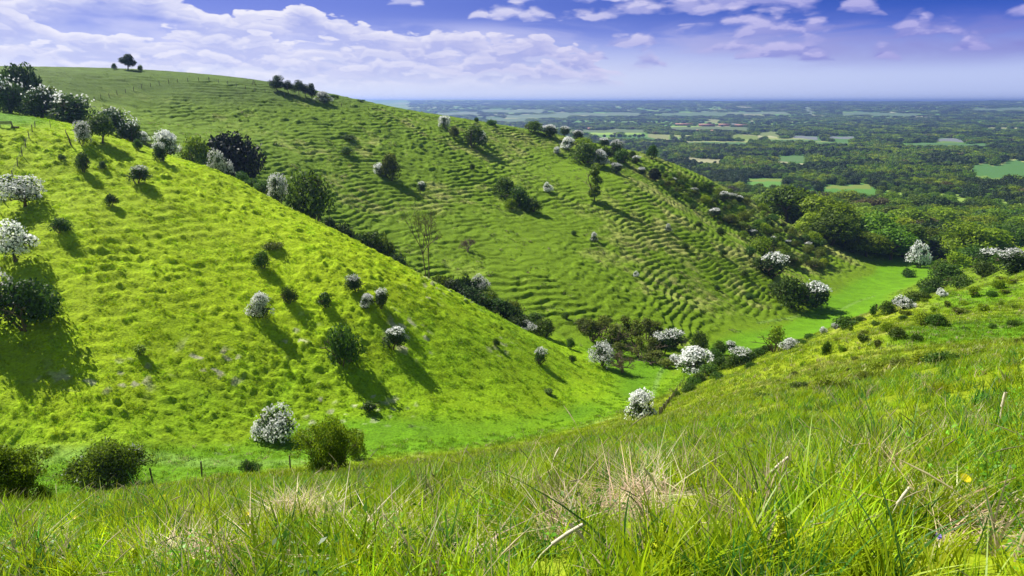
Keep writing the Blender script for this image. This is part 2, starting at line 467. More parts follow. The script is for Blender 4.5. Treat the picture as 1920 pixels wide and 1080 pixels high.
w = bpy.data.worlds.new('World'); scene.world = w; w.use_nodes = True; w.cycles.sampling_method = 'MANUAL'; w.cycles.sample_map_resolution = 512
nt = w.node_tree; nt.nodes.clear()
def M(op, a, b=None, c=None, clamp=False):
    n = nt.nodes.new('ShaderNodeMath'); n.operation = op; n.use_clamp = clamp
    for i, v in enumerate((a, b, c)):
        if v is None: continue
        if isinstance(v, (int, float)): n.inputs[i].default_value = v
        else: nt.links.new(v, n.inputs[i])
    return n.outputs[0]
def MR(v, a, b, c=0.0, d=1.0, smooth=True):
    n = nt.nodes.new('ShaderNodeMapRange'); n.interpolation_type = 'SMOOTHSTEP' if smooth else 'LINEAR'
    for i, q in enumerate((a, b, c, d)): n.inputs[i + 1].default_value = q
    nt.links.new(v, n.inputs[0]); return n.outputs[0]
def MIX(f, a, b):
    n = nt.nodes.new('ShaderNodeMix'); n.data_type = 'RGBA'
    if isinstance(f, (int, float)): n.inputs[0].default_value = f
    else: nt.links.new(f, n.inputs[0])
    for i, v in ((6, a), (7, b)):
        if isinstance(v, tuple): n.inputs[i].default_value = (*v, 1)
        else: nt.links.new(v, n.inputs[i])
    return n.outputs[2]
sky = nt.nodes.new('ShaderNodeTexSky'); sky.sky_type = 'NISHITA'; sky.sun_disc = False
sky.sun_elevation = SUN_EL; sky.sun_rotation = -SUN_AZ; sky.air_density = 1.0; sky.dust_density = .6; sky.ozone_density = 3.0
tc = nt.nodes.new('ShaderNodeTexCoord'); sx = nt.nodes.new('ShaderNodeSeparateXYZ'); nt.links.new(tc.outputs['Generated'], sx.inputs[0])
X_, Y_, Z_ = sx.outputs
hor = M('SQRT', M('ADD', M('MULTIPLY', X_, X_), M('MULTIPLY', Y_, Y_)))
e = M('DIVIDE', Z_, M('MAXIMUM', hor, .01))        # tangent of the elevation
a = M('ARCTAN2', X_, Y_)                           # azimuth, + to the right
# clear air: pale near the horizon and towards the sun, deep blue away from it
EX = 1.0
paleness = M('ADD', MR(e, .0, .11, 1, 0), M('MULTIPLY', MR(a, -.55, .75, 1, 0, False), .55))
deep = MIX(MR(a, -.6, .75), (.20, .27, .78), (.008, .075, .46))
mid = MIX(MR(a, -.5, .7), (.36, .43, .88), (.13, .20, .72))
lowc = MIX(MR(a, -.6, .75), (.84, .86, .97), (.52, .60, .92))
clear = MIX(MR(e, .06, .128), MIX(MR(e, .025, .10), lowc, mid), deep)
def vec(x, y, z):
    n = nt.nodes.new('ShaderNodeCombineXYZ')
    for i, v in enumerate((x, y, z)):
        if isinstance(v, (int, float)): n.inputs[i].default_value = v
        else: nt.links.new(v, n.inputs[i])
    return n.outputs[0]
def noise(v, scale, det=6, rough=.55, dist=0):
    n = nt.nodes.new('ShaderNodeTexNoise'); n.noise_dimensions = '2D'; n.inputs['Scale'].default_value = scale; n.inputs['Detail'].default_value = min(det, 4)
    n.inputs['Roughness'].default_value = rough; n.inputs['Distortion'].default_value = dist
    nt.links.new(v, n.inputs['Vector']); return n.outputs['Fac']
def bump_at(ca, ce, ra, re):
    """soft ellipse of cover centred at azimuth ca, elevation ce"""
    dx = M('DIVIDE', M('SUBTRACT', a, ca), ra); dy = M('DIVIDE', M('SUBTRACT', e, M('SUBTRACT', ce, re * .5)), re * 1.5); dy = M('MAXIMUM', dy, M('MULTIPLY', dy, -3.2))
    return M('SUBTRACT', 1, M('SQRT', M('ADD', M('MULTIPLY', dx, dx), M('MULTIPLY', dy, dy))), clamp=True)
def pxa(px, py):
    t, ee = ray(px, py); return math.atan(t), ee / math.hypot(1, t)
# towering side of each cloud comes from stretching the noise less towards the flat bases
def cloud_density(de):
    ee = M('ADD', e, de)
    v = vec(M('MULTIPLY', a, 7.5), M('MULTIPLY', ee, 18.0), 3.7)
    n1 = noise(v, 1.35, 4, .56)
    n2 = noise(vec(M('MULTIPLY', a, 19.0), M('MULTIPLY', ee, 50.0), 9.1), 1.3, 3, .6)
    vo = nt.nodes.new('ShaderNodeTexVoronoi'); vo.voronoi_dimensions = '2D'; vo.feature = 'F1'; vo.inputs['Scale'].default_value = 2.6; vo.inputs['Detail'].default_value = 1.0; vo.inputs['Roughness'].default_value = .5
    nt.links.new(vec(M('ADD', M('MULTIPLY', a, 8.0), M('MULTIPLY', n2, .35)), M('ADD', M('MULTIPLY', ee, 20.0), M('MULTIPLY', n1, .4)), 2.2), vo.inputs['Vector'])
    puff = M('SUBTRACT', .95, vo.outputs['Distance'])
    return M('ADD', M('ADD', M('MULTIPLY', n1, .5), M('MULTIPLY', n2, .16)), M('MULTIPLY', puff, .34))
d0 = cloud_density(0.0); d1 = cloud_density(.0075)
pn = M('SUBTRACT', d0, .5)
grad_ = MR(M('SUBTRACT', d0, d1), -.05, .07)  # painted cloud lighting: density falling off upward is coloured as sunlit
side = MR(a, -.45, .65)
topc = MIX(side, (.93, .91, .99), (.50, .47, .84)); botc = MIX(side, (.50, .54, .88), (.24, .26, .68))  # painted lit tops and shaded bases, both paler on the sunward side
# veil of thin high cloud over the right half
veil = M('MULTIPLY', MR(noise(vec(M('MULTIPLY', a, 3.0), M('MULTIPLY', e, 16.0), 1.3), 1.6, 6, .6, .4), .32, .66), M('MULTIPLY', MR(e, .11, .085), MR(e, .03, .065)))
veilc = MIX(MR(a, -.2, .7), (.66, .68, .96), (.22, .22, .62))
out_ = MIX(M('MULTIPLY', veil, .75), clear, veilc)
def E_(py): return (189.0 - py) / F
def A_(px): return math.atan(ray(px, 100)[0])
def curve(pts):
    """cloud top (tangent of elevation) as a function of azimuth"""
    r = nt.nodes.new('ShaderNodeValToRGB'); r.color_ramp.interpolation = 'EASE'
    nt.links.new(MR(a, -.8, .8, 0, 1, False), r.inputs[0])
    while len(r.color_ramp.elements) < len(pts): r.color_ramp.elements.new(.5)
    for el, (px, py) in zip(r.color_ramp.elements, pts):
        v_ = E_(py) * 5; el.position = (A_(px) + .8) / 1.6; el.color = (v_, v_, v_, 1)
    return M('DIVIDE', r.outputs[0], 5.0)
def bank(pts, base, thick, amp, strength):
    global out_
    f = M('SUBTRACT', M('ADD', curve(pts), M('MULTIPLY', pn, amp)), e)
    al = M('MULTIPLY', MR(f, 0, .0035), MR(f, thick, thick * .35))
    al = M('MULTIPLY', al, MR(e, E_(base) - .01, E_(base) + .004))
    sh = M('ADD', M('MULTIPLY', MR(f, thick * .55, .002), .62), M('MULTIPLY', grad_, .45), clamp=True)  # light painted in: bright along the top edge, lavender shade below
    out_ = MIX(M('MULTIPLY', al, strength), out_, MIX(sh, botc, topc))
bank([(-400, 150), (0, 140), (420, 138), (700, 142), (1000, 150), (1150, 172), (1300, 189)], 178, .035, .05, .6)
bank([(-400, 104), (0, 98), (160, 112), (420, 104), (640, 120), (900, 122), (1120, 140), (1240, 186)], 160, .032, .06, .8)
bank([(-400, 62), (0, 56), (180, 80), (400, 72), (560, 84), (800, 92), (980, 104), (1110, 130), (1180, 186)], 150, .04, .07, .85)
bank([(-400, 36), (0, 32), (90, 22), (205, 12), (330, 18), (410, 46), (480, 44), (560, 28), (640, 48), (700, 58), (770, 76), (850, 58), (930, 78), (1010, 66), (1080, 92), (1150, 128), (1230, 186)], 140, .045, .055, .95)
cum = None; frac = None
for x0, x1, yt, yb in [(1290, 1525, -12, 44), (1290, 1450, 40, 66), (1365, 1512, 52, 84), (1270, 1400, 52, 64), (1065, 1235, -18, 20), (1048, 1130, 28, 54), (1110, 1255, 20, 48), (955, 1004, -4, 22), (918, 1030, 26, 48), (884, 918, 34, 48), (588, 648, -12, 10), (733, 796, 8, 28),
                      (1676, 1742, 60, 92), (1752, 1794, 14, 36), (1628, 1684, 100, 124), (1560, 1630, 30, 50), (1875, 1950, 42, 66), (1096, 1136, 98, 116), (1190, 1242, 106, 128), (1330, 1430, 90, 104), (1500, 1560, 108, 124), (1730, 1800, 74, 90), (1790, 1850, 96, 112), (1240, 1340, 20, 48), (1480, 1580, 60, 80), (1400, 1520, 96, 116), (1150, 1230, 76, 92), (1830, 1900, 20, 40)]:
    c_, r_ = (A_(x0) + A_(x1)) / 2, (A_(x1) - A_(x0)) / 2; H_ = 1.18 * (yb - yt) / F; b_ = E_(yb)
    q = M('DIVIDE', M('SUBTRACT', a, c_), r_ * 1.2); he = M('DIVIDE', M('SUBTRACT', e, b_), H_)
    v_ = M('MINIMUM', M('SUBTRACT', M('SUBTRACT', 1.0, M('MULTIPLY', q, q)), he), M('MULTIPLY', M('ADD', he, .12), 2.4))
    fr_ = M('MULTIPLY', M('MULTIPLY', he, MR(v_, -.1, .1)), .8)
    cum = v_ if cum is None else M('MAXIMUM', cum, v_); frac = fr_ if frac is None else M('MAXIMUM', frac, fr_)
g_ = M('ADD', cum, M('MULTIPLY', pn, 3.0))
al = MR(g_, -.3, .42)
out_ = MIX(M('MULTIPLY', al, .95), out_, MIX(M('ADD', M('MULTIPLY', frac, .7), M('MULTIPLY', grad_, .5), clamp=True), botc, topc))  # cumulus shading painted by height above the base
# everything dissolves into the bright band over the horizon
skyc = MIX(MR(e, .002, .045), clear, out_)
nz_ = nt.nodes.new('ShaderNodeVectorMath'); nz_.operation = 'SCALE'; nt.links.new(sky.outputs[0], nz_.inputs[0]); nz_.inputs['Scale'].default_value = .05
low = nt.nodes.new('ShaderNodeVectorMath'); low.operation = 'SCALE'; nt.links.new(skyc, low.inputs[0]); low.inputs['Scale'].default_value = SKYGAIN
fin = MIX(MR(e, .15, .26), low.outputs[0], nz_.outputs[0])
bg = nt.nodes.new('ShaderNodeBackground'); nt.links.new(fin, bg.inputs[0]); bg.inputs[1].default_value = 1.0
wo = nt.nodes.new('ShaderNodeOutputWorld'); nt.links.new(bg.outputs[0], wo.inputs[0])

scene.view_settings.view_transform = 'Standard'; scene.view_settings.look = 'None'
scene.view_settings.exposure = EXPO; scene.view_settings.gamma = 1
scene.cycles.max_bounces = 6; scene.cycles.diffuse_bounces = 2; scene.cycles.transmission_bounces = 4; scene.cycles.volume_bounces = 0
scene.cycles.use_denoising = True

# ---------------------------------------------------------------- air
if HAZE > 0:
    bm_v = np.array([(x, y, z) for x in (-30000, 30000) for y in (-800, 34500) for z in (-150, 40)], float)
    fc = [(0, 1, 3, 2), (4, 6, 7, 5), (0, 4, 5, 1), (2, 3, 7, 6), (0, 2, 6, 4), (1, 5, 7, 3)]
    hm, ht = new_mat('air')
    pv = N(ht, 'ShaderNodeVolumePrincipled'); pv.inputs['Color'].default_value = HAZECOL; pv.inputs['Density'].default_value = HAZE; pv.inputs['Anisotropy'].default_value = .5
    ho = N(ht, 'ShaderNodeOutputMaterial'); L(ht, pv.outputs[0], ho.inputs['Volume'])
    tag(link('haze', mesh_np('haze', bm_v, fc, [hm])), 'thin blue haze hanging over the far plain', kind='stuff')
# ================================================================ plants
def unit(v): return v / (np.linalg.norm(v, axis=-1, keepdims=True) + 1e-9)

def rhombs(c, nrm, size, rs, aspect=.6):
    """one bent leaf-shaped face per centre"""
    n = len(c)
    t = unit(np.cross(nrm, rs.normal(size=(n, 3)))); b = np.cross(nrm, t)
    s = size * rs.uniform(.55, 1.35, n)[:, None]
    fold = nrm * s * .25
    v = np.stack([c - t * s, c - b * s * aspect + fold, c + t * s, c + b * s * aspect + fold], 1).reshape(-1, 3)
    f = np.arange(4 * n).reshape(n, 4)
    lv = np.repeat(rs.uniform(0, 1, n), 4)
    return v, f, lv

def lobed(lobes, n, rs, lo=.55, hi=1.05, jit=.7, spray=.08, cut=None):
    lobes = np.asarray(lobes, float)
    wgt = (lobes[:, 3] * lobes[:, 4] + lobes[:, 3] * lobes[:, 5]); wgt = wgt / wgt.sum()
    k = rs.choice(len(lobes), n, p=wgt)
    d = unit(rs.normal(size=(n, 3)))
    r = lo + (hi - lo) * rs.uniform(0, 1, n) ** .6
    # broken outline: leaf clumps thin out by direction
    q = np.sin(d[:, 0] * 7 + k) * np.sin(d[:, 1] * 6 + k * 2.1) * np.sin(d[:, 2] * 8 + k * .7)
    r = r * (1 + .13 * q) + (rs.uniform(0, 1, n) < spray) * rs.uniform(0, .28, n)
    L_ = lobes[k]
    c = L_[:, :3] + d * r[:, None] * L_[:, 3:6]
    nrm = unit(d + jit * rs.normal(size=(n, 3)))
    keep = (q > -.42) & (c[:, 2] > .02)
    if cut is not None: keep &= cut(c, d)
    return c[keep], nrm[keep], d[keep]

def tubes(segs, sides=5):
    """segs: list of (p0, p1, r0, r1)"""
    V = []; Fc = []; o = 0
    ang = np.arange(sides) * 2 * math.pi / sides
    for p0, p1, r0, r1 in segs:
        p0 = np.array(p0, float); p1 = np.array(p1, float); d = unit(p1 - p0)
        u = unit(np.cross(d, [.31, .95, .1])); w_ = np.cross(d, u)
        ring = np.cos(ang)[:, None] * u + np.sin(ang)[:, None] * w_
        V.append(p0 + ring * r0); V.append(p1 + ring * r1)
        for i in range(sides):
            j = (i + 1) % sides
            Fc.append((o + i, o + j, o + sides + j, o + sides + i))
        o += 2 * sides
    return np.concatenate(V), np.array(Fc)

def branches(rs, p, d, length, r, depth, spread=.55, kids=(2, 3), shrink=.72, out=None, tips=None, droop=0):
    p = np.array(p, float); d = unit(np.array(d, float))
    n = 3 if depth > 0 else 2
    for i in range(n):
        d = unit(d + rs.normal(size=3) * .13 + np.array([0, 0, -droop]))
        q = p + d * length / n
        r2 = r * (1 - .32 * (i + 1) / n)
        out.append((p, q, r * (1 - .32 * i / n), r2)); p = q
    if depth == 0:
        tips.append(p); return
    for i in range(rs.randint(kids[0], kids[1] + 1)):
        nd = unit(d + rs.normal(size=3) * spread)
        if nd[2] < -.1: nd[2] = abs(nd[2])
        branches(rs, p, nd, length * shrink * rs.uniform(.8, 1.15), r * .62, depth - 1, spread, kids, shrink, out, tips, droop)

def limb_mesh(name, mat, segs, sides=5):
    v, f = tubes(segs, sides); return mesh_np(name, v, f, [mat], True)

def leaf_mesh(name, mat, c, nrm, size, rs, aspect=.6):
    v, f, lv = rhombs(c, nrm, size, rs, aspect)
    return mesh_np(name, v, f, [mat], False, {'lv': ('POINT', 'FLOAT', lv)})

M_BARK = plain_material('grey_bark', (.11, .085, .06), .9, .35, 12)
M_BARKP = plain_material('pale_bark', (.2, .16, .12), .9, .3, 12)
M_HAW = leaf_material('hawthorn_leaf', (.025, .055, .012), (.075, .14, .02), .3)
M_BLOS = leaf_material('may_blossom', (.66, .68, .64), (.86, .86, .86), .35, .7)
M_BUSH = leaf_material('shrub_leaf', (.03, .075, .010), (.10, .19, .012), .38, hue=.02)
M_LIME = leaf_material('spring_leaf', (.08, .16, .006), (.30, .42, .010), .45)
M_NL = leaf_material('fresh_shrub_leaf', (.08, .18, .006), (.36, .48, .010), .5)
M_YEW = leaf_material('dark_leaf', (.012, .022, .010), (.035, .055, .018), .15)
M_BROWN = leaf_material('bud_brown_leaf', (.10, .075, .03), (.20, .17, .06), .35)
M_OLIVE = leaf_material('olive_leaf', (.07, .10, .010), (.18, .225, .018), .4)
M_W1 = leaf_material('wood_leaf', (.045, .10, .006), (.18, .30, .010), .45, hue=.025)
M_W2 = leaf_material('wood_leaf_fresh', (.11, .18, .006), (.30, .42, .010), .45, hue=.02)
M_W3 = leaf_material('wood_leaf_dark', (.016, .038, .008), (.055, .105, .014), .3, hue=.02)
M_W4 = leaf_material('wood_leaf_brown', (.07, .07, .018), (.15, .135, .04), .3, hue=.02)

PROTO = {}
def dome_lobes(rs, m, rad=1.0, h=1.6, low=.25, spread=.55, r=(.35, .6)):
    out = []
    for i in range(m):
        a_ = rs.uniform(0, 2 * math.pi); q = rs.uniform(0, 1) ** .6
        zz = rs.uniform(0, 1)
        rr = rs.uniform(*r) * rad
        ring = spread * q * math.sqrt(max(.12, 1 - zz ** 2.2))
        z = low * h + rr * .55 + zz * (h * (1 - low) - rr * 1.5)
        out.append((math.cos(a_) * ring * rad, math.sin(a_) * ring * rad, z, rr, rr, rr * rs.uniform(.7, .95)))
    return out

def proto_plant(kind, parts):
    """parts: (part name, mesh); stored, linked at placing time"""
    v = np.concatenate([np.array([vv.co[:] for vv in me.vertices]) if len(me.vertices) < 200 else _co(me) for _, me in parts if _ != 'trunk'])
    lo = np.percentile(v, 1, axis=0); hi = np.percentile(v, 99, axis=0)
    PROTO.setdefault(kind, []).append((parts, (hi[0] - lo[0] + hi[1] - lo[1]) / 2, hi[2]))
def _co(me):
    a_ = np.empty(len(me.vertices) * 3, np.float32); me.vertices.foreach_get('co', a_); return a_.reshape(-1, 3)

def stem_segs(rs, n, r0, h, spread=.3, depth=2, length=None, base=.05):
    segs, tips = [], []
    for i in range(n):
        a_ = rs.uniform(0, 2 * math.pi)
        branches(rs, (math.cos(a_) * base, math.sin(a_) * base, -.12), (math.cos(a_) * spread, math.sin(a_) * spread, 1), (length or h * .42), r0, depth, .5, (2, 3), .62, segs, tips)
    return segs, tips

def mk_hawthorn(seed, bl=4000, fo=1900, h=1.5, low=.03, m=13, top=.0, trunk=.0, rad=1.0, kind=None):
    rs = np.random.RandomState(seed)
    lb = dome_lobes(rs, m, rad, h, low, .58)
    lb = [(x + .24 * (z - .5), y, z * (1 + .12 * math.sin(x * 4 + seed)), r_, r_ * .9, q_) for x, y, z, r_, _, q_ in lb]
    c, nr, d = lobed(lb, fo, rs, .25, .97, .9)
    f = leaf_mesh('hawthorn_foliage', M_HAW, c, nr, .06, rs)
    def cut(c, d):
        patch = np.sin(c[:, 0] * 5.1 + seed) + np.sin(c[:, 1] * 5.7 + 2 * seed) + np.sin(c[:, 2] * 7.3 + seed * .3)
        return (c[:, 2] > h * (low + .1 + top * .62)) & (patch > -.7 + .9 * top) & (d[:, 2] > -.35)
    c2, n2, d2 = lobed(lb, bl, rs, .86, 1.1, .8, .14, cut)
    # blossom runs in sprays: pull faces into short rows
    c2 = c2 + d2 * (np.abs(np.sin(c2[:, :1] * 23 + c2[:, 1:2] * 19 + c2[:, 2:] * 17)) * .09)
    b = leaf_mesh('hawthorn_blossom', M_BLOS, c2, n2, .05, rs, .8)
    segs, _ = stem_segs(rs, 3 if not trunk else 1, .05 if not trunk else .075, h, .35, 2)
    proto_plant(kind or ('haw' if not top else 'hawtop'), [('trunk', limb_mesh('hawthorn_trunk', M_BARK, segs)), ('foliage', f), ('blossom', b)])
for i in range(3): mk_hawthorn(100 + i)
mk_hawthorn(110, 4200, 1800, 1.9, .03, 17)
for i in range(2): mk_hawthorn(120 + i, 1900, 2500, 1.45, .03, 13, .75)
mk_hawthorn(125, 700, 3000, 1.45, .03, 15, .78, kind='hawdark'); mk_hawthorn(126, 900, 3000, 1.5, .03, 14, .7, kind='hawdark')
def mk_hawtree(seed):
    rs = np.random.RandomState(seed)
    lb = [(x, y, z, r, r, r * .7) for x, y, z, r in [(-.62, 0, 1.05, .42), (-.2, .3, 1.4, .45), (.25, -.2, 1.3, .45), (.6, .1, .8, .42), (0, 0, 1.0, .55), (-.35, -.3, .8, .45), (.4, .3, .75, .5), (.1, -.35, .55, .42), (-.4, .1, .6, .42), (.35, -.1, .5, .35)]]
    c, nr, d = lobed(lb, 1500, rs, .25, .97, .9); f = leaf_mesh('hawthorn_foliage', M_HAW, c, nr, .055, rs)
    c2, n2, d2 = lobed(lb, 2400, rs, .85, 1.12, .8, .16, lambda c, d: d[:, 2] > -.45); b = leaf_mesh('hawthorn_blossom', M_BLOS, c2, n2, .05, rs, .8)
    segs = []; tips = []
    branches(rs, (.05, 0, -.15), (0, 0, 1), .5, .085, 3, .75, (2, 3), .7, segs, tips)
    proto_plant('hawtree', [('trunk', limb_mesh('hawthorn_trunk', M_BARK, segs)), ('foliage', f), ('blossom', b)])
mk_hawtree(131); mk_hawtree(132)

def mk_bush(kind, seed, mat, n=2600, h=1.4, low=.05, m=12, size=.06, spread=.6, r=(.3, .55), lo=.35, spray=.12, stems=3, thr=None):
    rs = np.random.RandomState(seed)
    lb = dome_lobes(rs, m, 1.0, h, low, spread, r)
    c, nr, d = lobed(lb, n, rs, lo, 1.04, .9, spray)
    segs, _ = stem_segs(rs, stems, .045, h, .45, 2)
    proto_plant(kind, [('trunk', limb_mesh('shrub_stems', M_BARK, segs)), ('foliage', leaf_mesh('shrub_foliage', mat, c, nr, size, rs))])
for i in range(4): mk_bush('bush', 200 + i, M_BUSH)
for i in range(2): mk_bush('lime', 210 + i, M_LIME, 2000, 1.6, .05, 12, .055, spray=.25)
mk_bush('yew', 220, M_YEW, 4200, 1.15, .02, 16, .055, .62, lo=.6, spray=.05)
for i in range(3): mk_bush('sprig', 230 + i, M_BUSH, 700, 1.7, .1, 6, .10, .45, (.28, .5), .2, .3)
for i in range(2): mk_bush('olive', 240 + i, M_OLIVE, 1100, 2.4, .15, 8, .07, .5, (.25, .5), .1, .35, 5)
for i in range(2): mk_bush('mat', 250 + i, M_BUSH, 2200, .7, .0, 14, .055, .75, (.25, .4), .35, .2)
# larger, finer shrubs for the near edge of the meadow
def mk_near(kind, seed, mat, n, h, m, low=.0, blos=0, size=.030):
    rs = np.random.RandomState(seed)
    lb = dome_lobes(rs, m, 1.0, h, low, .68, (.2, .42))
    segs, tips = stem_segs(rs, 9, .022, h, .6, 3, h * .38, .12)
    tips = np.array(tips); tips = tips[tips[:, 2] > .1]
    c, nr, d = lobed(lb, n, rs, .1, 1.05, 1.0, .3)
    k = rs.randint(0, len(tips), n // 3); ct = tips[k] + rs.normal(size=(len(k), 3)) * .07
    segs = [q for q in segs if q[1][2] > -.5]
    c = np.concatenate([c, ct]); nr = np.concatenate([nr, unit(rs.normal(size=(len(k), 3)))])
    parts = [('stems', limb_mesh('shrub_stems', M_BARK, segs, 4)), ('foliage', leaf_mesh('shrub_foliage', mat, c, nr, size, rs))]
    if blos:
        t2 = tips[rs.choice(len(tips), blos)]; t2 = t2[t2[:, 2] > h * .35]
        cc = (t2[:, None] + rs.normal(size=(len(t2), 16, 3)) * .045).reshape(-1, 3)
        parts.append(('blossom', leaf_mesh('shrub_blossom', M_BLOS, cc, unit(rs.normal(size=cc.shape)), .024, rs, .9)))
    PROTO.setdefault(kind, []).append((parts, 2.0, h * 1.02))
M_NEARG = leaf_material('bramble_leaf', (.08, .15, .008), (.28, .40, .012), .5)
mk_near('nearlime', 301, M_NL, 17000, 2.0, 22)
mk_near('nearbrown', 302, M_BUSH, 13000, 1.25, 20, blos=16)
mk_near('neardark', 303, M_BUSH, 17000, 1.7, 20)
mk_near('nearsmall', 304, M_BUSH, 3000, 1.2, 9, size=.04)

def mk_tree(kind, seed, mat, h=2.1, m=17, n=4600, size=.055, low=.2, spread=.62):
    rs = np.random.RandomState(seed)
    lb = dome_lobes(rs, m, 1.0, h, low, spread, (.3, .5))
    c, nr, d = lobed(lb, n, rs, .55, 1.04, .65, .06)
    segs = []; tips = []
    branches(rs, (0, 0, -.15), (0, 0, 1), h * .4, .06, 2, .6, (3, 4), .62, segs, tips)
    proto_plant(kind, [('trunk', limb_mesh('tree_trunk', M_BARK, segs)), ('crown', leaf_mesh('tree_crown', mat, c, nr, size, rs))])
for i in range(5): mk_tree('tree', 400 + i, M_W1, 1.75 + .12 * i, 15 + i)
mk_tree('talltree', 420, M_LIME, 4.6, 15, 2600, .10, .12, .45)
def mk_sparse(seed):
    rs = np.random.RandomState(seed); segs = []; tips = []
    for px_, dx in ((-.05, -.08), (.07, .12)):
        branches(rs, (px_, 0, -.1), (dx, 0, 1), 1.75, .055, 4, .42, (2, 4), .60, segs, tips)
    tips = np.array(tips); k = rs.randint(0, len(tips), 1500)
    c = tips[k] + rs.normal(size=(1500, 3)) * .11
    parts = [('trunk', limb_mesh('sparse_tree_trunk', M_BARK, segs, 5)), ('crown', leaf_mesh('sparse_tree_crown', M_OLIVE, c, unit(rs.normal(size=c.shape)), .03, rs))]
    allz = tips[:, 2].max()
    PROTO.setdefault('sparse', []).append((parts, tips[:, 0].max() - tips[:, 0].min(), allz))
mk_sparse(431)
def mk_bare(seed):
    rs = np.random.RandomState(seed); segs = []; tips = []
    branches(rs, (0, 0, -.1), (0, 0, 1), .35, .07, 5, .72, (2, 4), .74, segs, tips)
    branches(rs, (.03, 0, -.1), (.3, 0, 1), .4, .06, 4, .72, (3, 4), .74, segs, tips)
    tips = np.array(tips); k = rs.randint(0, len(tips), 900)
    c = tips[k] + rs.normal(size=(900, 3)) * .05
    parts = [('trunk', limb_mesh('bare_bush_branches', M_BARKP, segs, 4)), ('buds', leaf_mesh('bare_bush_buds', M_BROWN, c, unit(rs.normal(size=c.shape)), .022, rs))]
    PROTO.setdefault('bare', []).append((parts, np.ptp(tips[:, 0]), tips[:, 2].max()))
mk_bare(441)

def put(kind, name, x, y, z, wx, hz, label, cat, group=None, rz=None, var=None, mat=None):
    ps = PROTO[kind]; parts, pw, ph = ps[RS.randint(len(ps)) if var is None else var % len(ps)]
    e_ = bpy.data.objects.new(name, None); COL.objects.link(e_)
    e_.location = (x, y, z); e_.rotation_euler = (0, 0, RS.uniform(0, 6.28) if rz is None else rz)
    s = wx / pw; e_.scale = (s, s, hz / ph); e_.empty_display_size = .5
    tag(e_, label, cat, group)
    for pn, me in parts:
        o = bpy.data.objects.new(pn, me); COL.objects.link(o); o.parent = e_
        if mat is not None and pn in ('crown', 'foliage'):
            o.material_slots[0].link = 'OBJECT'; o.material_slots[0].material = mat
    return e_

PLACED = []
def place(kind, name, px, py, wpx, hpx, label, cat, group=None, y=None, y0=20, **kw):
    """stand a plant where the photograph shows its foot; with y given, its foot is hidden behind a nearer crest"""
    if y is None:
        x, yy = hit(px, py, y0); z = gz(x, yy)
        mpp = (yy * CT - z * ST) / F; hz = hpx * mpp * 1.06
    else:
        a_, b_ = ray(px, py - hpx); yy = y; x = a_ * yy; z = gz(x, yy)
        mpp = (yy * CT - z * ST) / F; hz = max(b_ * yy - z, hpx * mpp * .8)
    PLACED.append((x, yy))
    return put(kind, name, x, yy, z - .05, wpx * mpp, hz, label, cat, group, **kw)

HG = 'hawthorns scattered over the downs'; BG = 'shrubs scattered over the downs'
def haw(px, py, w_, h_, label, kind='haw', **k): return place(kind, 'hawthorn', px, py, w_ * .88, h_ * .92, label, 'hawthorn', HG, **k)
def shr(px, py, w_, h_, label, kind='bush', **k): return place(kind, 'shrub', px, py, w_, h_, label, 'shrub', BG, **k)
# --- bright spur
haw(44, 388, 82, 58, 'spreading white-flowering hawthorn tree beside the upper left fence', 'hawtree', var=0)
haw(28, 494, 78, 76, 'rounded white hawthorn tree with short dark trunk at the left edge of the slope', 'hawtree', var=1)
haw(-10, 620, 88, 122, 'large dark hawthorn with white blossom cut off by the left edge of the photo', 'haw', var=3)
shr(52, 618, 100, 88, 'broad leafy shrub just right of the large hawthorn at the left edge')
haw(155, 277, 30, 46, 'narrow upright hawthorn with white top beside the leaning dead stump', var=3)
haw(196, 250, 58, 50, 'pale flowering hawthorn behind the small green tree on the spur crest', 'hawdark', y=177)
place('tree', 'small_tree', 192, 270, 50, 48, 'small green bare-stemmed tree in front of a pale hawthorn on the spur crest', 'tree', mat=M_BUSH)
haw(244, 258, 36, 36, 'grey-green hawthorn with white lower flank right of the small green tree', 'hawdark', y=177)
haw(232, 262, 24, 24, 'low rounded pale hawthorn nestled at the foot of the grey-green one on the crest', 'hawtop')
haw(305, 288, 54, 46, 'bushy white hawthorn on the spur crest behind a small flowering one', y=175)
haw(268, 268, 26, 20, 'low pale hawthorn to the left of the bushy white one on the crest')
haw(304, 305, 26, 36, 'small upright hawthorn in thin white flower standing just below the spur crest', 'hawtop')
shr(258, 281, 16, 18, 'tiny dark green bush below the low pale hawthorn on the crest')
haw(130, 230, 78, 56, 'wide dark hawthorn with blossom only on its rim at the top of the fenced spur', 'hawdark', y=178)
haw(62, 213, 62, 54, 'dark domed hawthorn with blossoming right flank at the far end of the fence', 'hawdark', y=180)
shr(30, 170, 68, 46, 'tall dark rounded shrub behind the hawthorns at the upper left edge', 'yew', y=195, mat=M_W3)
haw(8, 196, 50, 52, 'blue-shaded hawthorn with white blossom at the upper left edge of the photo', 'hawdark', y=182)
shr(87, 190, 40, 24, 'low rounded olive shrub behind the two domed hawthorns', 'bush', y=196, mat=M_OLIVE)
shr(157, 325, 26, 34, 'narrow dark green bush with a black shadow below the dead stump')
shr(116, 302, 12, 11, 'very small dark bush halfway between the fence and the narrow dark bush')
shr(194, 322, 14, 15, 'very small dark bush right of the narrow dark green bush')
haw(258, 346, 36, 33, 'greenish hawthorn with a thin white cap on the middle of the upper slope', 'hawtop')
shr(211, 387, 20, 20, 'small dark bush with a pointed shadow below the greenish hawthorn')
shr(115, 441, 34, 26, 'low sparse green bush between the two white hawthorn trees on the left')
shr(364, 298, 58, 40, 'bright green rounded shrub between white hawthorns behind the spur crest', 'bush', y=179, mat=M_LIME)
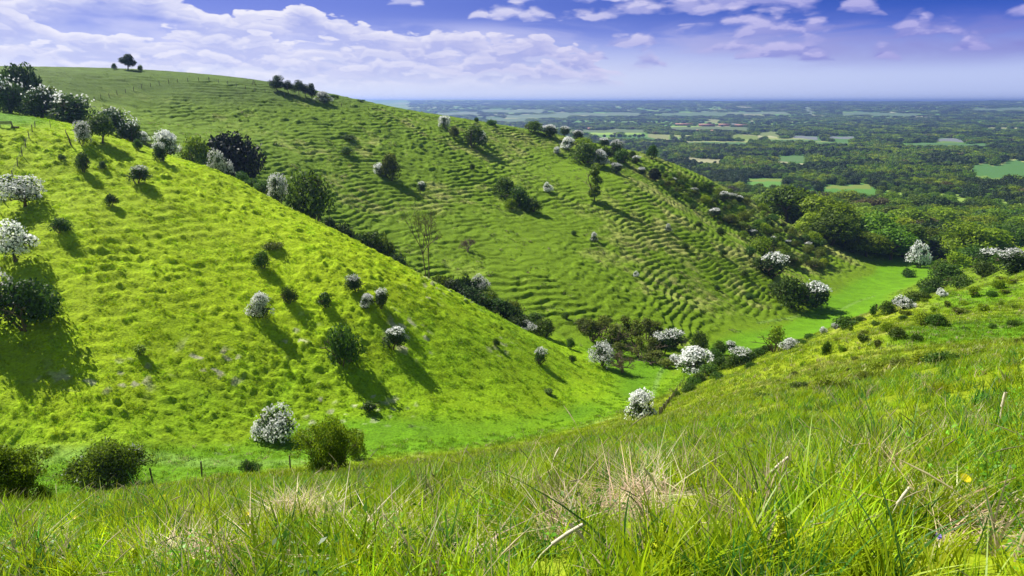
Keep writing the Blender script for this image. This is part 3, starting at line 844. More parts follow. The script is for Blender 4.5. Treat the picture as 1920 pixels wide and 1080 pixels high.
haw(410, 318, 44, 38, 'white-flowering hawthorn leaning over the spur crest in front of the dark mound of yew', y=171)
shr(424, 308, 100, 54, 'long low nearly black yew mound in the side valley', 'yew', y=192)
haw(522, 378, 38, 56, 'tall grey-white hawthorn standing left of a large green bush behind the crest', var=3, y=162)
shr(580, 410, 84, 84, 'large round green bush behind the middle of the spur crest', 'bush', y=166, mat=M_BUSH, var=1)
shr(492, 395, 30, 30, 'dark low shrub left of the tall grey-white hawthorn', y=166)
shr(493, 507, 28, 30, 'small dark green bush on the upper middle of the bright slope')
shr(516, 470, 34, 12, 'low flat grey-green bramble mound on the bright slope', 'mat', mat=M_OLIVE)
haw(490, 598, 46, 48, 'compact white hawthorn left of a small green bush in the middle of the bright slope')
shr(542, 573, 27, 28, 'small round green bush right of the compact white hawthorn')
shr(612, 577, 22, 26, 'thin twiggy bush between a green bush and a pale-topped one', 'sprig')
haw(668, 547, 32, 32, 'green bush-like hawthorn with a faint white top above a flowering pair', 'hawtop')
haw(689, 580, 25, 28, 'left hawthorn of the small white flowering pair on the bright slope')
haw(714, 581, 28, 38, 'right and taller hawthorn of the small white flowering pair on the bright slope', 'hawtop')
haw(736, 656, 42, 42, 'half-flowering hawthorn with a long shadow to the right of the darkest bush', 'hawtop')
shr(643, 686, 62, 68, 'tall dark green bush with the longest shadow in the middle of the bright slope', var=2)
haw(515, 824, 76, 64, 'very white round hawthorn at the foot of the bright slope', var=0)
shr(265, 666, 22, 18, 'small yellow-green bush low on the left of the bright slope', 'sprig', mat=M_LIME)
haw(1012, 684, 26, 34, 'small lone pale hawthorn low on the spur beside its own slanting shadow', 'hawtop')
shr(930, 650, 12, 14, 'tiny dark bush in the grass left of the small lone hawthorn')
shr(1073, 680, 13, 14, 'tiny pale bush right of the small lone hawthorn', 'sprig')
shr(690, 772, 26, 16, 'small leafy bush above the lime-green shrub', 'sprig')
shr(610, 560, 10, 10, 'tiny thorny sprig above the thin twiggy bush', 'sprig')
shr(1030, 740, 16, 10, 'low green sprig at the foot of the spur', 'sprig')
# --- valley floor and fence line
haw(1127, 687, 50, 46, 'cone-shaped white hawthorn beside the leafless brown bush on the valley floor', var=3)
place('bare', 'bare_bush', 1168, 699, 44, 40, 'leafless brown bush with a forked trunk on the valley floor', 'bush')
shr(1069, 654, 16, 18, 'small blackish bush above the cone-shaped white hawthorn')
haw(1203, 787, 62, 60, 'bushy white hawthorn at the near end of the valley fence', var=1)
haw(1302, 694, 78, 46, 'widest snow-white dome hawthorn at the bend of the valley', var=2)
haw(1268, 686, 24, 22, 'small white hawthorn touching the left side of the widest white dome')
haw(1530, 577, 54, 50, 'domed hawthorn with white crown and green skirt at the edge of the valley meadow', 'hawtop', var=0)
haw(984, 622, 36, 20, 'low white hawthorn peeping over the spur at the bottom of the side valley', y=158)
shr(1020, 642, 42, 42, 'blackish rounded bush right of the low white hawthorn', y=160)
haw(897, 545, 36, 28, 'scraggy white hawthorn among dark scrub in the side valley')
haw(1263, 652, 44, 32, 'white-capped hawthorn above the widest white dome', 'hawtop')
haw(1243, 664, 34, 42, 'thin hawthorn with scattered flowers left of the white-capped one', 'hawtop')
shr(1312, 662, 36, 36, 'dark upright bush behind the widest white dome')
shr(1350, 668, 28, 26, 'nearly black round bush right of the widest white dome')
haw(1390, 684, 46, 34, 'dark hawthorn with a thin white crest in the hedge along the valley bottom', 'hawtop')
haw(1372, 660, 22, 20, 'tiny hawthorn with one white spray behind the hedge', 'hawtop')
haw(1480, 657, 34, 24, 'small dense white hawthorn on the rim of the right slope')
place('olive', 'small_tree', 1452, 660, 34, 48, 'thin feathery pale green tree left of the small dense white hawthorn', 'tree', mat=M_LIME)
haw(1543, 625, 14, 14, 'tiny white hawthorn at the left end of a dark hedge patch on the rim')
haw(1567, 618, 20, 13, 'low white hawthorn in the middle of the dark hedge patch on the rim')
shr(1590, 612, 48, 16, 'long flat dark bush right of the low white hawthorn on the rim', 'mat')
haw(1695, 580, 40, 24, 'low white hawthorn on the rim left of the dark hedge', var=0)
shr(1637, 594, 12, 22, 'narrow dark upright bush on the rim of the right slope', 'sprig')
shr(1661, 590, 30, 24, 'green bush beside the narrow upright one on the rim')
shr(1718, 563, 40, 16, 'dark low hedge bush between two white hawthorns on the rim', 'mat')
haw(1766, 556, 20, 16, 'small whitish hawthorn further up the rim of the right slope')
haw(1722, 502, 38, 48, 'tall pale hawthorn at the dark mouth of the wood', var=0)
haw(1446, 520, 52, 46, 'dark hawthorn with white frosting on the lower right of the far hillside', 'hawtop')
shr(1478, 576, 66, 52, 'dense dark green clump left of the domed hawthorn at the meadow edge', var=3)
shr(1508, 574, 40, 38, 'dark green bush squeezed between the dense clump and the domed hawthorn')
shr(1428, 478, 40, 32, 'yellow-green bush above the dark frosted hawthorn', mat=M_LIME)
haw(1900, 512, 66, 46, 'large flowering hawthorn on the right edge of the photo at the top of the slope', 'hawtop')
for i, (px, py, w_, h_, k, q) in enumerate([(1762, 520, 42, 30, 'bush', 'green bush right of the tall pale hawthorn'), (1790, 512, 52, 36, 'lime', 'yellow-topped bush in the wood edge'), (1772, 535, 60, 36, 'bush', 'dark bush sprawling below the yellow-topped one'),
      (1822, 500, 56, 36, 'bush', 'broad green bush in the wood edge right of the yellow-topped one'), (1846, 520, 46, 28, 'bush', 'bush on the brow left of the flowering hawthorn'), (1860, 494, 40, 26, 'hawtop', 'bush with pale flowers behind the brow'), (1745, 548, 36, 26, 'bush', 'small bush where the wood edge meets the meadow'), (1800, 542, 46, 24, 'bush', 'low bush on the brow'),
      (1880, 500, 36, 24, 'bush', 'small bush tucked left of the flowering hawthorn at the photo edge'), (1700, 520, 26, 16, 'mat', 'flat grey-green bush at the foot of the tall pale hawthorn')]):
    shr(px, py, w_, h_, q, k)
# --- far hillside
haw(712, 330, 26, 22, 'white half of a double bush high on the far hillside', 'haw')
shr(733, 338, 38, 44, 'olive half of a double bush high on the far hillside casting a broad shadow', mat=M_OLIVE)
shr(945, 372, 46, 34, 'upper left bush of the dark cluster in the middle of the far hillside')
shr(972, 388, 44, 34, 'largest bush of the dark cluster in the middle of the far hillside')
shr(1000, 398, 30, 24, 'lower right bush of the dark cluster in the middle of the far hillside')
shr(958, 394, 22, 18, 'front bush of the dark cluster in the middle of the far hillside', mat=M_LIME)
place('talltree', 'upright_tree', 1115, 378, 24, 64, 'slim upright green tree alone on the far hillside', 'tree')
haw(1026, 360, 20, 18, 'small pale hawthorn between the dark cluster and the upright tree')
haw(788, 362, 16, 22, 'small pale hawthorn right of the double bush on the far hillside', 'hawtop')
haw(1114, 453, 16, 18, 'tiny white hawthorn with a long shadow below the upright tree')
haw(1253, 435, 13, 16, 'tiny white hawthorn among the sheep terraces right of the upright tree')
haw(1192, 518, 11, 11, 'tiny pale hawthorn low among the sheep terraces')
place('bare', 'bare_bush', 877, 474, 30, 26, 'low bare grey-brown bush on the far hillside', 'bush')
place('sparse', 'sparse_tree', 797, 520, 74, 128, 'tall thin-leaved tree with twin trunks rising behind the spur crest', 'tree', y=164, rz=.2)
haw(836, 243, 24, 24, 'dark hawthorn on the lip of the far hillside above a large shadow')
shr(885, 276, 42, 34, 'large bush hanging below the lip of the far hillside', var=0)
haw(902, 270, 20, 20, 'hawthorn joined to the right of the large bush below the lip')
shr(850, 260, 20, 18, 'small bush between the lip hawthorn and the large bush', mat=M_OLIVE)
shr(923, 235, 18, 10, 'small dark bush on the skyline of the far hill', 'mat')
shr(893, 229, 8, 7, 'tiny dark bush on the skyline of the far hill', 'mat')
for px, py, w_, h_, k, q in [(997, 248, 36, 18, 'bush', 'leftmost round bush in the row on the end of the ridge'), (1033, 258, 32, 22, 'hawtop', 'second round bush in the row on the end of the ridge'), (1058, 256, 22, 18, 'hawtop', 'third smaller bush in the row on the end of the ridge'),
      (1084, 266, 26, 20, 'hawtop', 'fourth bush in the row on the end of the ridge'), (1074, 254, 16, 10, 'lime', 'low yellow-green bush in the row on the end of the ridge'),
      (1064, 282, 26, 24, 'haw', 'grey-white hawthorn below the ridge row'), (1092, 285, 42, 24, 'lime', 'yellow-green bush crowning the ridge thicket'), (1098, 306, 54, 34, 'bush', 'dark bush at the heart of the ridge thicket'),
      (1126, 312, 34, 30, 'haw', 'blue-shaded hawthorn low in the ridge thicket'), (1135, 278, 20, 18, 'hawtop', 'upper right hawthorn of the ridge thicket'), (1154, 288, 28, 26, 'hawtop', 'pale domed hawthorn at the right of the ridge thicket'),
      (1166, 306, 30, 24, 'bush', 'dark bush at the right of the ridge thicket'), (1156, 326, 26, 20, 'hawtop', 'grey hawthorn below the ridge thicket'), (1044, 290, 14, 13, 'haw', 'small white hawthorn left of the ridge thicket'),
      (1222, 298, 18, 24, 'bush', 'small upright tree-like bush on the ridge nose'), (1192, 308, 18, 14, 'hawtop', 'small pale bush on the ridge nose'), (1205, 330, 16, 16, 'hawtop', 'pale bush on the shoulder below the ridge nose'),
      (1226, 338, 22, 20, 'yew', 'small nearly black bush below the ridge nose'), (1184, 296, 16, 10, 'bush', 'low bush between the thicket and the ridge nose'), (1240, 322, 14, 10, 'bush', 'small bush down the nose of the ridge'), (1136, 300, 26, 20, 'bush', 'middle bush of the ridge thicket'), (1110, 292, 22, 18, 'bush', 'upper middle bush of the ridge thicket')]:
    (haw if k[:3] == 'haw' else shr)(px, py, w_, h_, q, k)
# --- skyline
for px, py, w_, h_, k, q, nm in [(240, 131, 27, 26, 'tree', 'rounded dark tree, tallest of three on the left skyline', 'small_tree'), (215, 130, 10, 10, 'bush', 'small bush left of the rounded tree on the skyline', 'shrub'), (264, 133, 9, 10, 'bush', 'small leaning bush right of the rounded tree on the skyline', 'shrub'),
      (521, 172, 28, 27, 'tree', 'leftmost dark tree of the skyline clump', 'small_tree'), (541, 176, 17, 22, 'tree', 'second dark tree of the skyline clump', 'small_tree'), (561, 181, 19, 26, 'tree', 'third dark tree of the skyline clump', 'small_tree'),
      (574, 184, 16, 22, 'tree', 'grey tree half hidden in the middle of the skyline clump', 'small_tree'), (584, 188, 18, 28, 'tree', 'darkest tree of the skyline clump, nearest the fence', 'small_tree'), (606, 192, 28, 18, 'haw', 'round whitish hawthorn ending the skyline clump', 'hawthorn'),
      (624, 184, 12, 5, 'mat', 'low bush on the skyline right of the clump', 'shrub'), (633, 184, 7, 5, 'mat', 'lone tiny bush on the skyline right of the clump', 'shrub'), (675, 191, 18, 4, 'mat', 'flat streak of scrub on the falling skyline', 'shrub')]:
    place(k, nm, px, py, w_, h_, q, {'small_tree': 'tree', 'shrub': 'shrub', 'hawthorn': 'hawthorn'}[nm], None, y0=150, mat=M_W3 if nm == 'small_tree' else None)
# --- near edge of the meadow
place('nearlime', 'shrub', 616, 892, 108, 124, 'lime-green open shrub with a black heart at the edge of the meadow', 'shrub', BG, y0=20)
place('nearsmall', 'shrub', 668, 862, 46, 50, 'small side shoot bush right of the lime-green open shrub', 'shrub', BG, y0=20, mat=M_LIME)
place('nearbrown', 'shrub', 203, 918, 156, 100, 'brownish spreading shrub with a few white flowers left of two fence posts', 'shrub', BG, y0=20, mat=M_NEARG)
place('neardark', 'shrub', 22, 985, 150, 140, 'dark twiggy shrub in the lower left corner of the slope', 'shrub', BG, y0=20, mat=M_NEARG)
place('nearsmall', 'shrub', 92, 972, 40, 56, 'thin olive bush right of the dark corner shrub', 'shrub', BG, y0=20, mat=M_NEARG)
place('nearsmall', 'shrub', 470, 896, 50, 40, 'low green bush between the second fence post and the lime-green shrub', 'shrub', BG, y0=20)
# ================================================================ repeated shrubs and woods
rs5 = np.random.RandomState(77)
# scrub along the bottom of the side valley
SG = 'scrub bushes in the bottom of the side valley'
for px, py, w_, h_, yy in [(668, 470, 50, 28, 176), (694, 478, 62, 40, 178), (718, 476, 36, 32, 182), (742, 500, 40, 24, 174), (766, 530, 44, 26, 172), (828, 548, 46, 30, 168), (846, 560, 50, 34, 166), (872, 575, 58, 38, 165), (900, 590, 54, 36, 164), (926, 600, 52, 36, 164), (950, 606, 46, 38, 164), (640, 445, 40, 26, 176), (612, 430, 30, 22, 172), (975, 630, 40, 26, 160), (870, 545, 46, 26, 178), (915, 572, 44, 24, 176), (950, 588, 46, 22, 174), (1000, 612, 34, 20, 170), (455, 345, 30, 22, 176), (470, 362, 34, 26, 172), (505, 372, 30, 18, 176)]:
    place(['bush', 'mat'][rs5.randint(2)], 'shrub', px, py, w_, h_, 'dark scrub bush in the narrow bottom between spur and far hillside', 'shrub', SG, y=yy, mat=[M_BUSH, M_W1, M_OLIVE, M_W3][rs5.randint(4)])
TG = 'thin saplings on the toe of the far hillside'
for px, py, w_, h_ in [(1108, 640, 34, 40), (1128, 632, 30, 38), (1150, 645, 30, 36), (1172, 640, 28, 46), (1190, 650, 30, 48), (1212, 640, 30, 42), (1198, 670, 26, 38), (1222, 668, 28, 34), (1160, 668, 28, 26), (1140, 622, 24, 26), (1090, 622, 28, 24), (1230, 640, 26, 34), (1225, 680, 40, 22), (1250, 690, 30, 16)]:
    place('olive', 'sapling', px, py, w_, h_, 'thin olive sapling in the loose thicket behind the cone-shaped hawthorn', 'sapling', TG)
HGd = 'low hedge bushes along the valley bottom'
for px, py, w_, h_ in [(1330, 704, 34, 20), (1352, 692, 34, 22), (1372, 690, 30, 20), (1404, 676, 26, 18), (1424, 668, 26, 16), (1310, 716, 30, 16), (1290, 735, 28, 18), (1300, 722, 26, 14), (1348, 712, 30, 12), (1270, 744, 18, 12), (1442, 662, 24, 14), (1500, 642, 18, 8), (1520, 634, 20, 9), (1508, 646, 14, 8), (1340, 680, 34, 24), (1410, 690, 22, 12), (1614, 603, 20, 8), (1685, 572, 26, 12), (1705, 568, 24, 12), (1742, 552, 30, 14)]:
    place('mat' if h_ < 15 else 'bush', 'shrub', px, py, w_, h_, 'low green bush in the hedge that follows the valley bottom', 'shrub', HGd)
RG = 'small bushes dotted over the right slope'
for px, py, w_, h_ in [(1690, 590, 12, 9), (1733, 565, 10, 9), (1775, 578, 14, 13), (1748, 585, 14, 11), (1800, 590, 26, 17), (1842, 587, 16, 13), (1870, 541, 22, 14), (1878, 528, 18, 11), (1895, 532, 18, 12), (1825, 558, 24, 17), (1858, 558, 24, 14), (1875, 574, 11, 9), (1765, 612, 18, 12), (1693, 602, 13, 12), (1550, 664, 16, 26), (1577, 660, 16, 14), (1645, 654, 13, 15), (1602, 678, 14, 12), (1505, 688, 12, 11), (1617, 642, 18, 17), (1620, 628, 12, 13), (1680, 632, 26, 20), (1664, 622, 20, 17), (1720, 640, 18, 14), (1748, 650, 13, 9), (1702, 592, 13, 10), (1808, 572, 20, 10), (1882, 552, 15, 10), (1640, 612, 14, 10), (1570, 640, 10, 8), (1594, 622, 12, 10), (1860, 618, 12, 10), (1902, 612, 20, 12), (1911, 650, 22, 16), (1810, 620, 11, 8), (1783, 640, 10, 8), (1900, 580, 14, 9), (1660, 680, 14, 9), (1530, 700, 9, 8), (1460, 720, 9, 9), (1400, 742, 10, 8), (1382, 766, 10, 8), (1330, 772, 9, 9), (1430, 732, 9, 8), (1490, 705, 9, 8), (1590, 700, 10, 9)]:
    place('sprig' if rs5.uniform() < .6 else 'mat', 'shrub', px, py, w_ * rs5.uniform(.8, 1.3), h_ * rs5.uniform(.7, 1.15), 'small green bush standing alone in the yellow-green grass of the right slope', 'shrub', RG, y0=30, mat=[M_BUSH, M_OLIVE, M_LIME, M_W2][rs5.randint(4)])
for px, py, w_, h_, q in [(1732, 612, 52, 28, 'largest twin-headed bush in the middle of the right slope'), (1752, 614, 34, 24, 'right half of the twin-headed bush on the right slope'), (1683, 636, 34, 20, 'spreading bush left of the twin-headed one'), (1500, 737, 40, 20, 'leftmost dark bush in the scrub line above the meadow'), (1548, 738, 50, 30, 'twiggy bush in the scrub line above the meadow'), (1582, 736, 30, 24, 'dark bush ending the lower scrub line above the meadow'),
      (1440, 752, 44, 16, 'low green bush at the left start of the scrub line'), (1625, 716, 46, 18, 'low bush in the gap of the scrub line'), (1655, 702, 50, 24, 'green bush in the middle of the scrub line'), (1690, 696, 46, 22, 'dense bush in the middle of the scrub line'), (1725, 690, 50, 26, 'tall bush of the upper scrub line'), (1765, 686, 56, 30, 'biggest bush of the upper scrub line'), (1805, 684, 44, 18, 'flat bush near the right end of the scrub line'), (1850, 676, 50, 14, 'last low bush at the right end of the scrub line')]:
    place('bush' if h_ > 17 else 'mat', 'shrub', px, py, w_, h_, q + (' of the right slope' if 'slope' not in q else ''), 'shrub', RG, y0=24, mat=[M_BUSH, M_OLIVE, M_W2][rs5.randint(3)])

# scrub on the end of the far hillside, thickening towards the wood
EG = 'scrub bushes on the end of the far hillside'
cnt = 0
for t in range(900):
    if cnt >= 150: break
    q = rs5.uniform(0, 1); px = 1225 + 330 * q + rs5.uniform(-15, 15)
    top = np.interp(px, [1225, 1300, 1400, 1480, 1560], [325, 345, 375, 400, 420]); bot = np.interp(px, [1225, 1300, 1400, 1480, 1560], [350, 385, 460, 500, 515])
    py = top + (bot - top) * rs5.uniform(0, 1) ** (1.5 if px < 1400 else 1.0)
    x, y = hit(px, py, 150)
    if any((x - a_) ** 2 + (y - b_) ** 2 < 9 for a_, b_ in PLACED[-150:]): continue
    s = rs5.uniform(2.2, 5.2) * (1 + .35 * q); mp = y / F
    fl = rs5.uniform() < .12
    place('hawtop' if fl else ['bush', 'bush', 'lime', 'mat'][rs5.randint(4)] if rs5.uniform() < .8 else 'bush', 'hawthorn' if fl else 'shrub', px, py, s / mp, s * rs5.uniform(.55, .9) / mp,
          'flowering hawthorn in the thick scrub on the end of the far hillside' if fl else 'green bush in the thick scrub on the end of the far hillside', 'hawthorn' if fl else 'shrub', EG + (' in flower' if fl else ''), y0=150,
          mat=None if fl else [M_BUSH, M_W1, M_W2, M_OLIVE][rs5.randint(4)])
    cnt += 1

# scattered low scrub on the far hillside
DG = 'small dark bushes on the far hillside'
for px, py, w_, h_ in [(1284, 466, 14, 12), (1355, 482, 12, 12), (1345, 545, 10, 10), (1350, 440, 16, 14), (1310, 425, 12, 10), (1075, 440, 10, 8), (655, 262, 30, 8), (650, 290, 26, 12), (790, 280, 10, 9), (885, 318, 10, 10), (1060, 600, 14, 12), (1405, 560, 18, 10), (1420, 500, 22, 16), (1408, 480, 24, 16), (1395, 520, 14, 10), (1450, 545, 26, 14), (1300, 395, 14, 12), (1265, 372, 14, 10), (1240, 350, 14, 10), (1190, 262, 3, 3), (1290, 372, 18, 12)]:
    place('bush', 'shrub', px, py, w_, h_, 'small dark bush on its own among the tussocks of the far hillside', 'shrub', DG, y0=140)

# --- the wood at the valley mouth: single trees
WG = 'trees of the wood at the valley mouth'
WLAB = {'w1': ('mid-green rounded tree in the wood at the valley mouth', M_W1), 'w2': ('fresh yellow-green tree in the wood at the valley mouth', M_W2),
        'w3': ('dark green tree in the wood at the valley mouth', M_W3), 'w4': ('brownish olive tree in the wood at the valley mouth', M_W4)}
def wood_ok(px, py):
    edge = np.interp(px, [1400, 1440, 1500, 1560, 1620, 1690, 1720, 1760, 1850, 1920, 2100], [395, 415, 448, 470, 486, 494, 486, 498, 486, 476, 440])
    return (py < edge) & (py > 300) & (px > 1390) & (px < 2080)
cand = []
for gy in np.arange(340, 1000, 16):
    for gx in np.arange(60, 760, 16):
        x = gx + rs5.uniform(-4.5, 4.5) + (gy / 16 % 2) * 5; y = gy + rs5.uniform(-4.5, 4.5)
        cand.append((x, y))
cand = np.array(cand); hz_ = base_h(cand[:, 0], cand[:, 1]); qx, qy = proj(cand[:, 0], cand[:, 1], hz_)
kf = in_field(qx, qy, 4, 14)
# ground sheltered behind the hill stays bare of the wood's own trees
okm = wood_ok(qx, qy) & (kf < 0) & ~((cand[:, 1] < 470) & (cand[:, 0] < 150)) & (hz_ < -74)
cand = cand[okm]; hz_ = hz_[okm]; order = np.argsort(np.hypot(cand[:, 0], cand[:, 1])); cand = cand[order]; hz_ = hz_[order]
NEAR_TREES = cand[:285]; REST = cand[285:]
for (x, y), z in zip(NEAR_TREES, hz_):
    n_ = vnoise(np.array([x / 45.]), np.array([y / 45.]), 301)[0] + rs5.uniform(-.3, .3)
    k = 'w3' if n_ < .12 else 'w1' if n_ < .52 else 'w2' if n_ < .98 else 'w4'
    wd = rs5.uniform(17, 30); edge_ = y < 352
    put('tree', 'woodland_tree', x, y, gz(x, y) - .3, wd * (.8 if edge_ else 1), wd * rs5.uniform(.62, .85) * (.75 if edge_ else 1), WLAB[k][0], 'tree', WG + ', ' + {'w1': 'mid green', 'w2': 'fresh green', 'w3': 'dark green', 'w4': 'brownish'}[k], mat=WLAB[k][1])

# ---------------------------------------------------------------- instancing of things nobody could count
def make_group():
    ng = bpy.data.node_groups.new('scatter', 'GeometryNodeTree'); ng.is_modifier = True
    ng.interface.new_socket('Geometry', in_out='INPUT', socket_type='NodeSocketGeometry')
    ng.interface.new_socket('Sources', in_out='INPUT', socket_type='NodeSocketCollection')
    ng.interface.new_socket('Geometry', in_out='OUTPUT', socket_type='NodeSocketGeometry')
    gi = ng.nodes.new('NodeGroupInput'); go = ng.nodes.new('NodeGroupOutput')
    ci = ng.nodes.new('GeometryNodeCollectionInfo'); ci.inputs['Separate Children'].default_value = True; ci.inputs['Reset Children'].default_value = True
    ip = ng.nodes.new('GeometryNodeInstanceOnPoints'); ip.inputs['Pick Instance'].default_value = True
    def na(nm, t):
        n = ng.nodes.new('GeometryNodeInputNamedAttribute'); n.data_type = t; n.inputs['Name'].default_value = nm; return n.outputs[0]
    ng.links.new(gi.outputs[0], ip.inputs['Points']); ng.links.new(gi.outputs[1], ci.inputs['Collection']); ng.links.new(ci.outputs[0], ip.inputs['Instance'])
    ng.links.new(na('idx', 'INT'), ip.inputs['Instance Index']); ng.links.new(na('rot', 'FLOAT_VECTOR'), ip.inputs['Rotation']); ng.links.new(na('scl', 'FLOAT_VECTOR'), ip.inputs['Scale'])
    ng.links.new(ip.outputs[0], go.inputs[0])
    return ng
NG = make_group()
def scatter(name, label, meshes, pts, rot, scl, idx, col=None):
    c = bpy.data.collections.new(name + '_sources')
    for i, me in enumerate(meshes):
        c.objects.link(bpy.data.objects.new('%s_source_%02d' % (name, i), me))
    at = {'rot': ('POINT', 'FLOAT_VECTOR', rot), 'scl': ('POINT', 'FLOAT_VECTOR', scl), 'idx': ('POINT', 'INT', idx)}
    if col is not None: at['col'] = ('POINT', 'FLOAT_COLOR', col)
    me = bpy.data.meshes.new(name); me.vertices.add(len(pts)); me.vertices.foreach_set('co', np.asarray(pts, np.float32).ravel())
    for an, (dom, typ, val) in at.items():
        a_ = me.attributes.new(an, typ, dom)
        if typ == 'FLOAT_COLOR': v = np.ones((len(val), 4), np.float32); v[:, :3] = val; a_.data.foreach_set('color', v.ravel())
        elif typ == 'FLOAT_VECTOR': a_.data.foreach_set('vector', np.asarray(val, np.float32).ravel())
        else: a_.data.foreach_set('value', np.asarray(val, np.int32).ravel())
    o = link(name, me); md = o.modifiers.new('scatter', 'NODES'); md.node_group = NG
    for it in NG.interface.items_tree:
        if it.name == 'Sources': md[it.identifier] = c
    return tag(o, label, kind='stuff')

# far woods
def far_crown(seed, mat, n=420, size=.13, flat=.85):
    rs = np.random.RandomState(seed); lb = dome_lobes(rs, 9, 1.0, 1.5 * flat, .02, .55, (.4, .6))
    c, nr, d = lobed(lb, n, rs, .7, 1.02, .5, .05)
    return leaf_mesh('far_crown', mat, c, nr, size, rs)
FM = []
for i, m_ in enumerate([M_W1, M_W1, M_W3, M_W3, M_W2, M_W4]): FM.append(far_crown(500 + i, m_))
FINE = [far_crown(520 + i, m_, 1300, .075) for i, m_ in enumerate([M_W1, M_W3, M_W2, M_W4])]
AMAX = .70
pts = []; sc_ = []
r = 560.0
while r < 15000:
    s = max(11.5, .0085 * r) * (1 + .3 * (r > 4000))
    az = np.arange(-.14, AMAX, s / r) + rs5.uniform(0, s / r)
    az = az + rs5.uniform(-.4, .4, len(az)) * s / r; rr = r + rs5.uniform(-.4, .4, len(az)) * s
    x = rr * np.sin(az); y = rr * np.cos(az); z = plain_h(x, y)
    w0 = base_h(x, y) if r < 900 else z
    qx, qy = proj(x, y, w0)
    kf = in_field(qx, qy, 5 if r < 2500 else 1, 9 * (1300. / r if r > 1300 else 1.4))
    wood = fbm(x / 420, y / 420, 3, 311) + .25 * fbm(x / 90, y / 90, 2, 313) + .62 * (1 - sst(1500, 3000, rr)) + .10 * sst(900, 2600, x * 1.) - .04 * sst(2500, 6000, rr) + .22 * sst(10500, 12500, rr)
    hx = x / 230 + .35 * fbm(x / 600, y / 600, 2, 201); hy = y / 184 + .35 * fbm(x / 600, y / 600, 2, 203)
    hedge = (np.minimum(np.abs(hx - np.round(hx)) * 230, np.abs(hy - np.round(hy)) * 184) < s * .6) & (rs5.uniform(0, 1, len(x)) < .75)
    ok = ((wood > -.02) | hedge) & (kf < 0) & (w0 < -60 + 60 * (rr > 3000)) & ~((y < 640) & (qx < 1540)) 
    if r < 1000:
        inner = wood_ok(qx, qy) & (y < 1000) & (x < 765) & (x > 55)
        ok &= ~inner
    for i in np.nonzero(ok)[0]:
        pts.append((x[i], y[i], w0[i] - .5)); sc_.append(s * rs5.uniform(.58, .95) * (.62 if (hedge[i] and wood[i] < 0) else 1))
    r += s * .93
for x, y in REST: pts.append((x, y, float(base_h(np.array([x]), np.array([y]))[0]) - .5)); sc_.append(rs5.uniform(6, 9.5))
pts = np.array(pts); sc_ = np.array(sc_); n = len(pts); rr = np.hypot(pts[:, 0], pts[:, 1])
hgt = np.minimum(sc_ * rs5.uniform(.85, 1.15, n), rs5.uniform(7.5, 11, n))
tone = vnoise(pts[:, 0] / 70, pts[:, 1] / 70, 331) + rs5.uniform(-.28, .28, n)
idx = np.where(tone < .44, np.where(rs5.uniform(0, 1, n) < .5, 2, 3), np.where(tone < .86, np.where(rs5.uniform(0, 1, n) < .5, 0, 1), np.where(tone < 1.06, 4, 5)))
near_ = rr < 1150
fi = np.choose(idx, [0, 0, 1, 1, 2, 3])
z0 = np.zeros(n)
scatter('woodland', 'far-off woods and hedgerow trees covering the plain', FM, pts[~near_], np.stack([z0, z0, rs5.uniform(0, 6.28, n)], -1)[~near_], np.stack([sc_, sc_, hgt], -1)[~near_], idx[~near_])
scatter('woodland_edge', 'mass of woodland beyond the single trees of the valley mouth', FINE, pts[near_], np.stack([z0, z0, rs5.uniform(0, 6.28, n)], -1)[near_], np.stack([sc_, sc_, hgt], -1)[near_], fi[near_])
print('far trees', n, 'near mass', near_.sum(), 'wood candidates', len(cand), 'objects', len(COL.objects))
# ================================================================ fences, bench, houses
M_POST = plain_material('weathered_post', (.13, .11, .085), .85, .3, 9)
M_WIRE = plain_material('fence_wire', (.16, .16, .16), .5, .1, 4)
def box_np(x0, x1, y0, y1, z0, z1, o=0):
    v = [(x, y, z) for x in (x0, x1) for y in (y0, y1) for z in (z0, z1)]
    f = [(0, 1, 3, 2), (4, 6, 7, 5), (0, 4, 5, 1), (2, 3, 7, 6), (0, 2, 6, 4), (1, 5, 7, 3)]
    return np.array(v, float), np.array(f) + o
def boxes_mesh(name, bxs, mats, rots=None):
    V, Fc, o = [], [], 0
    for b in bxs:
        v, f = box_np(*b); V.append(v); Fc.append(f + o); o += 8
    return mesh_np(name, np.concatenate(V), np.concatenate(Fc), mats)
def post_mesh(h=1.35, r=.055):
    v, f = tubes([((0, 0, -.3), (0, 0, h - .03), r, r * .96), ((0, 0, h - .03), (0, 0, h), r * .96, r * .5)], 7)
    top = np.array([[0, 0, h]]); n = len(v); v = np.concatenate([v, top])
    f = np.concatenate([f, np.array([(n - 7 + i, n - 7 + (i + 1) % 7, n, n) for i in range(7)])])
    return v, f
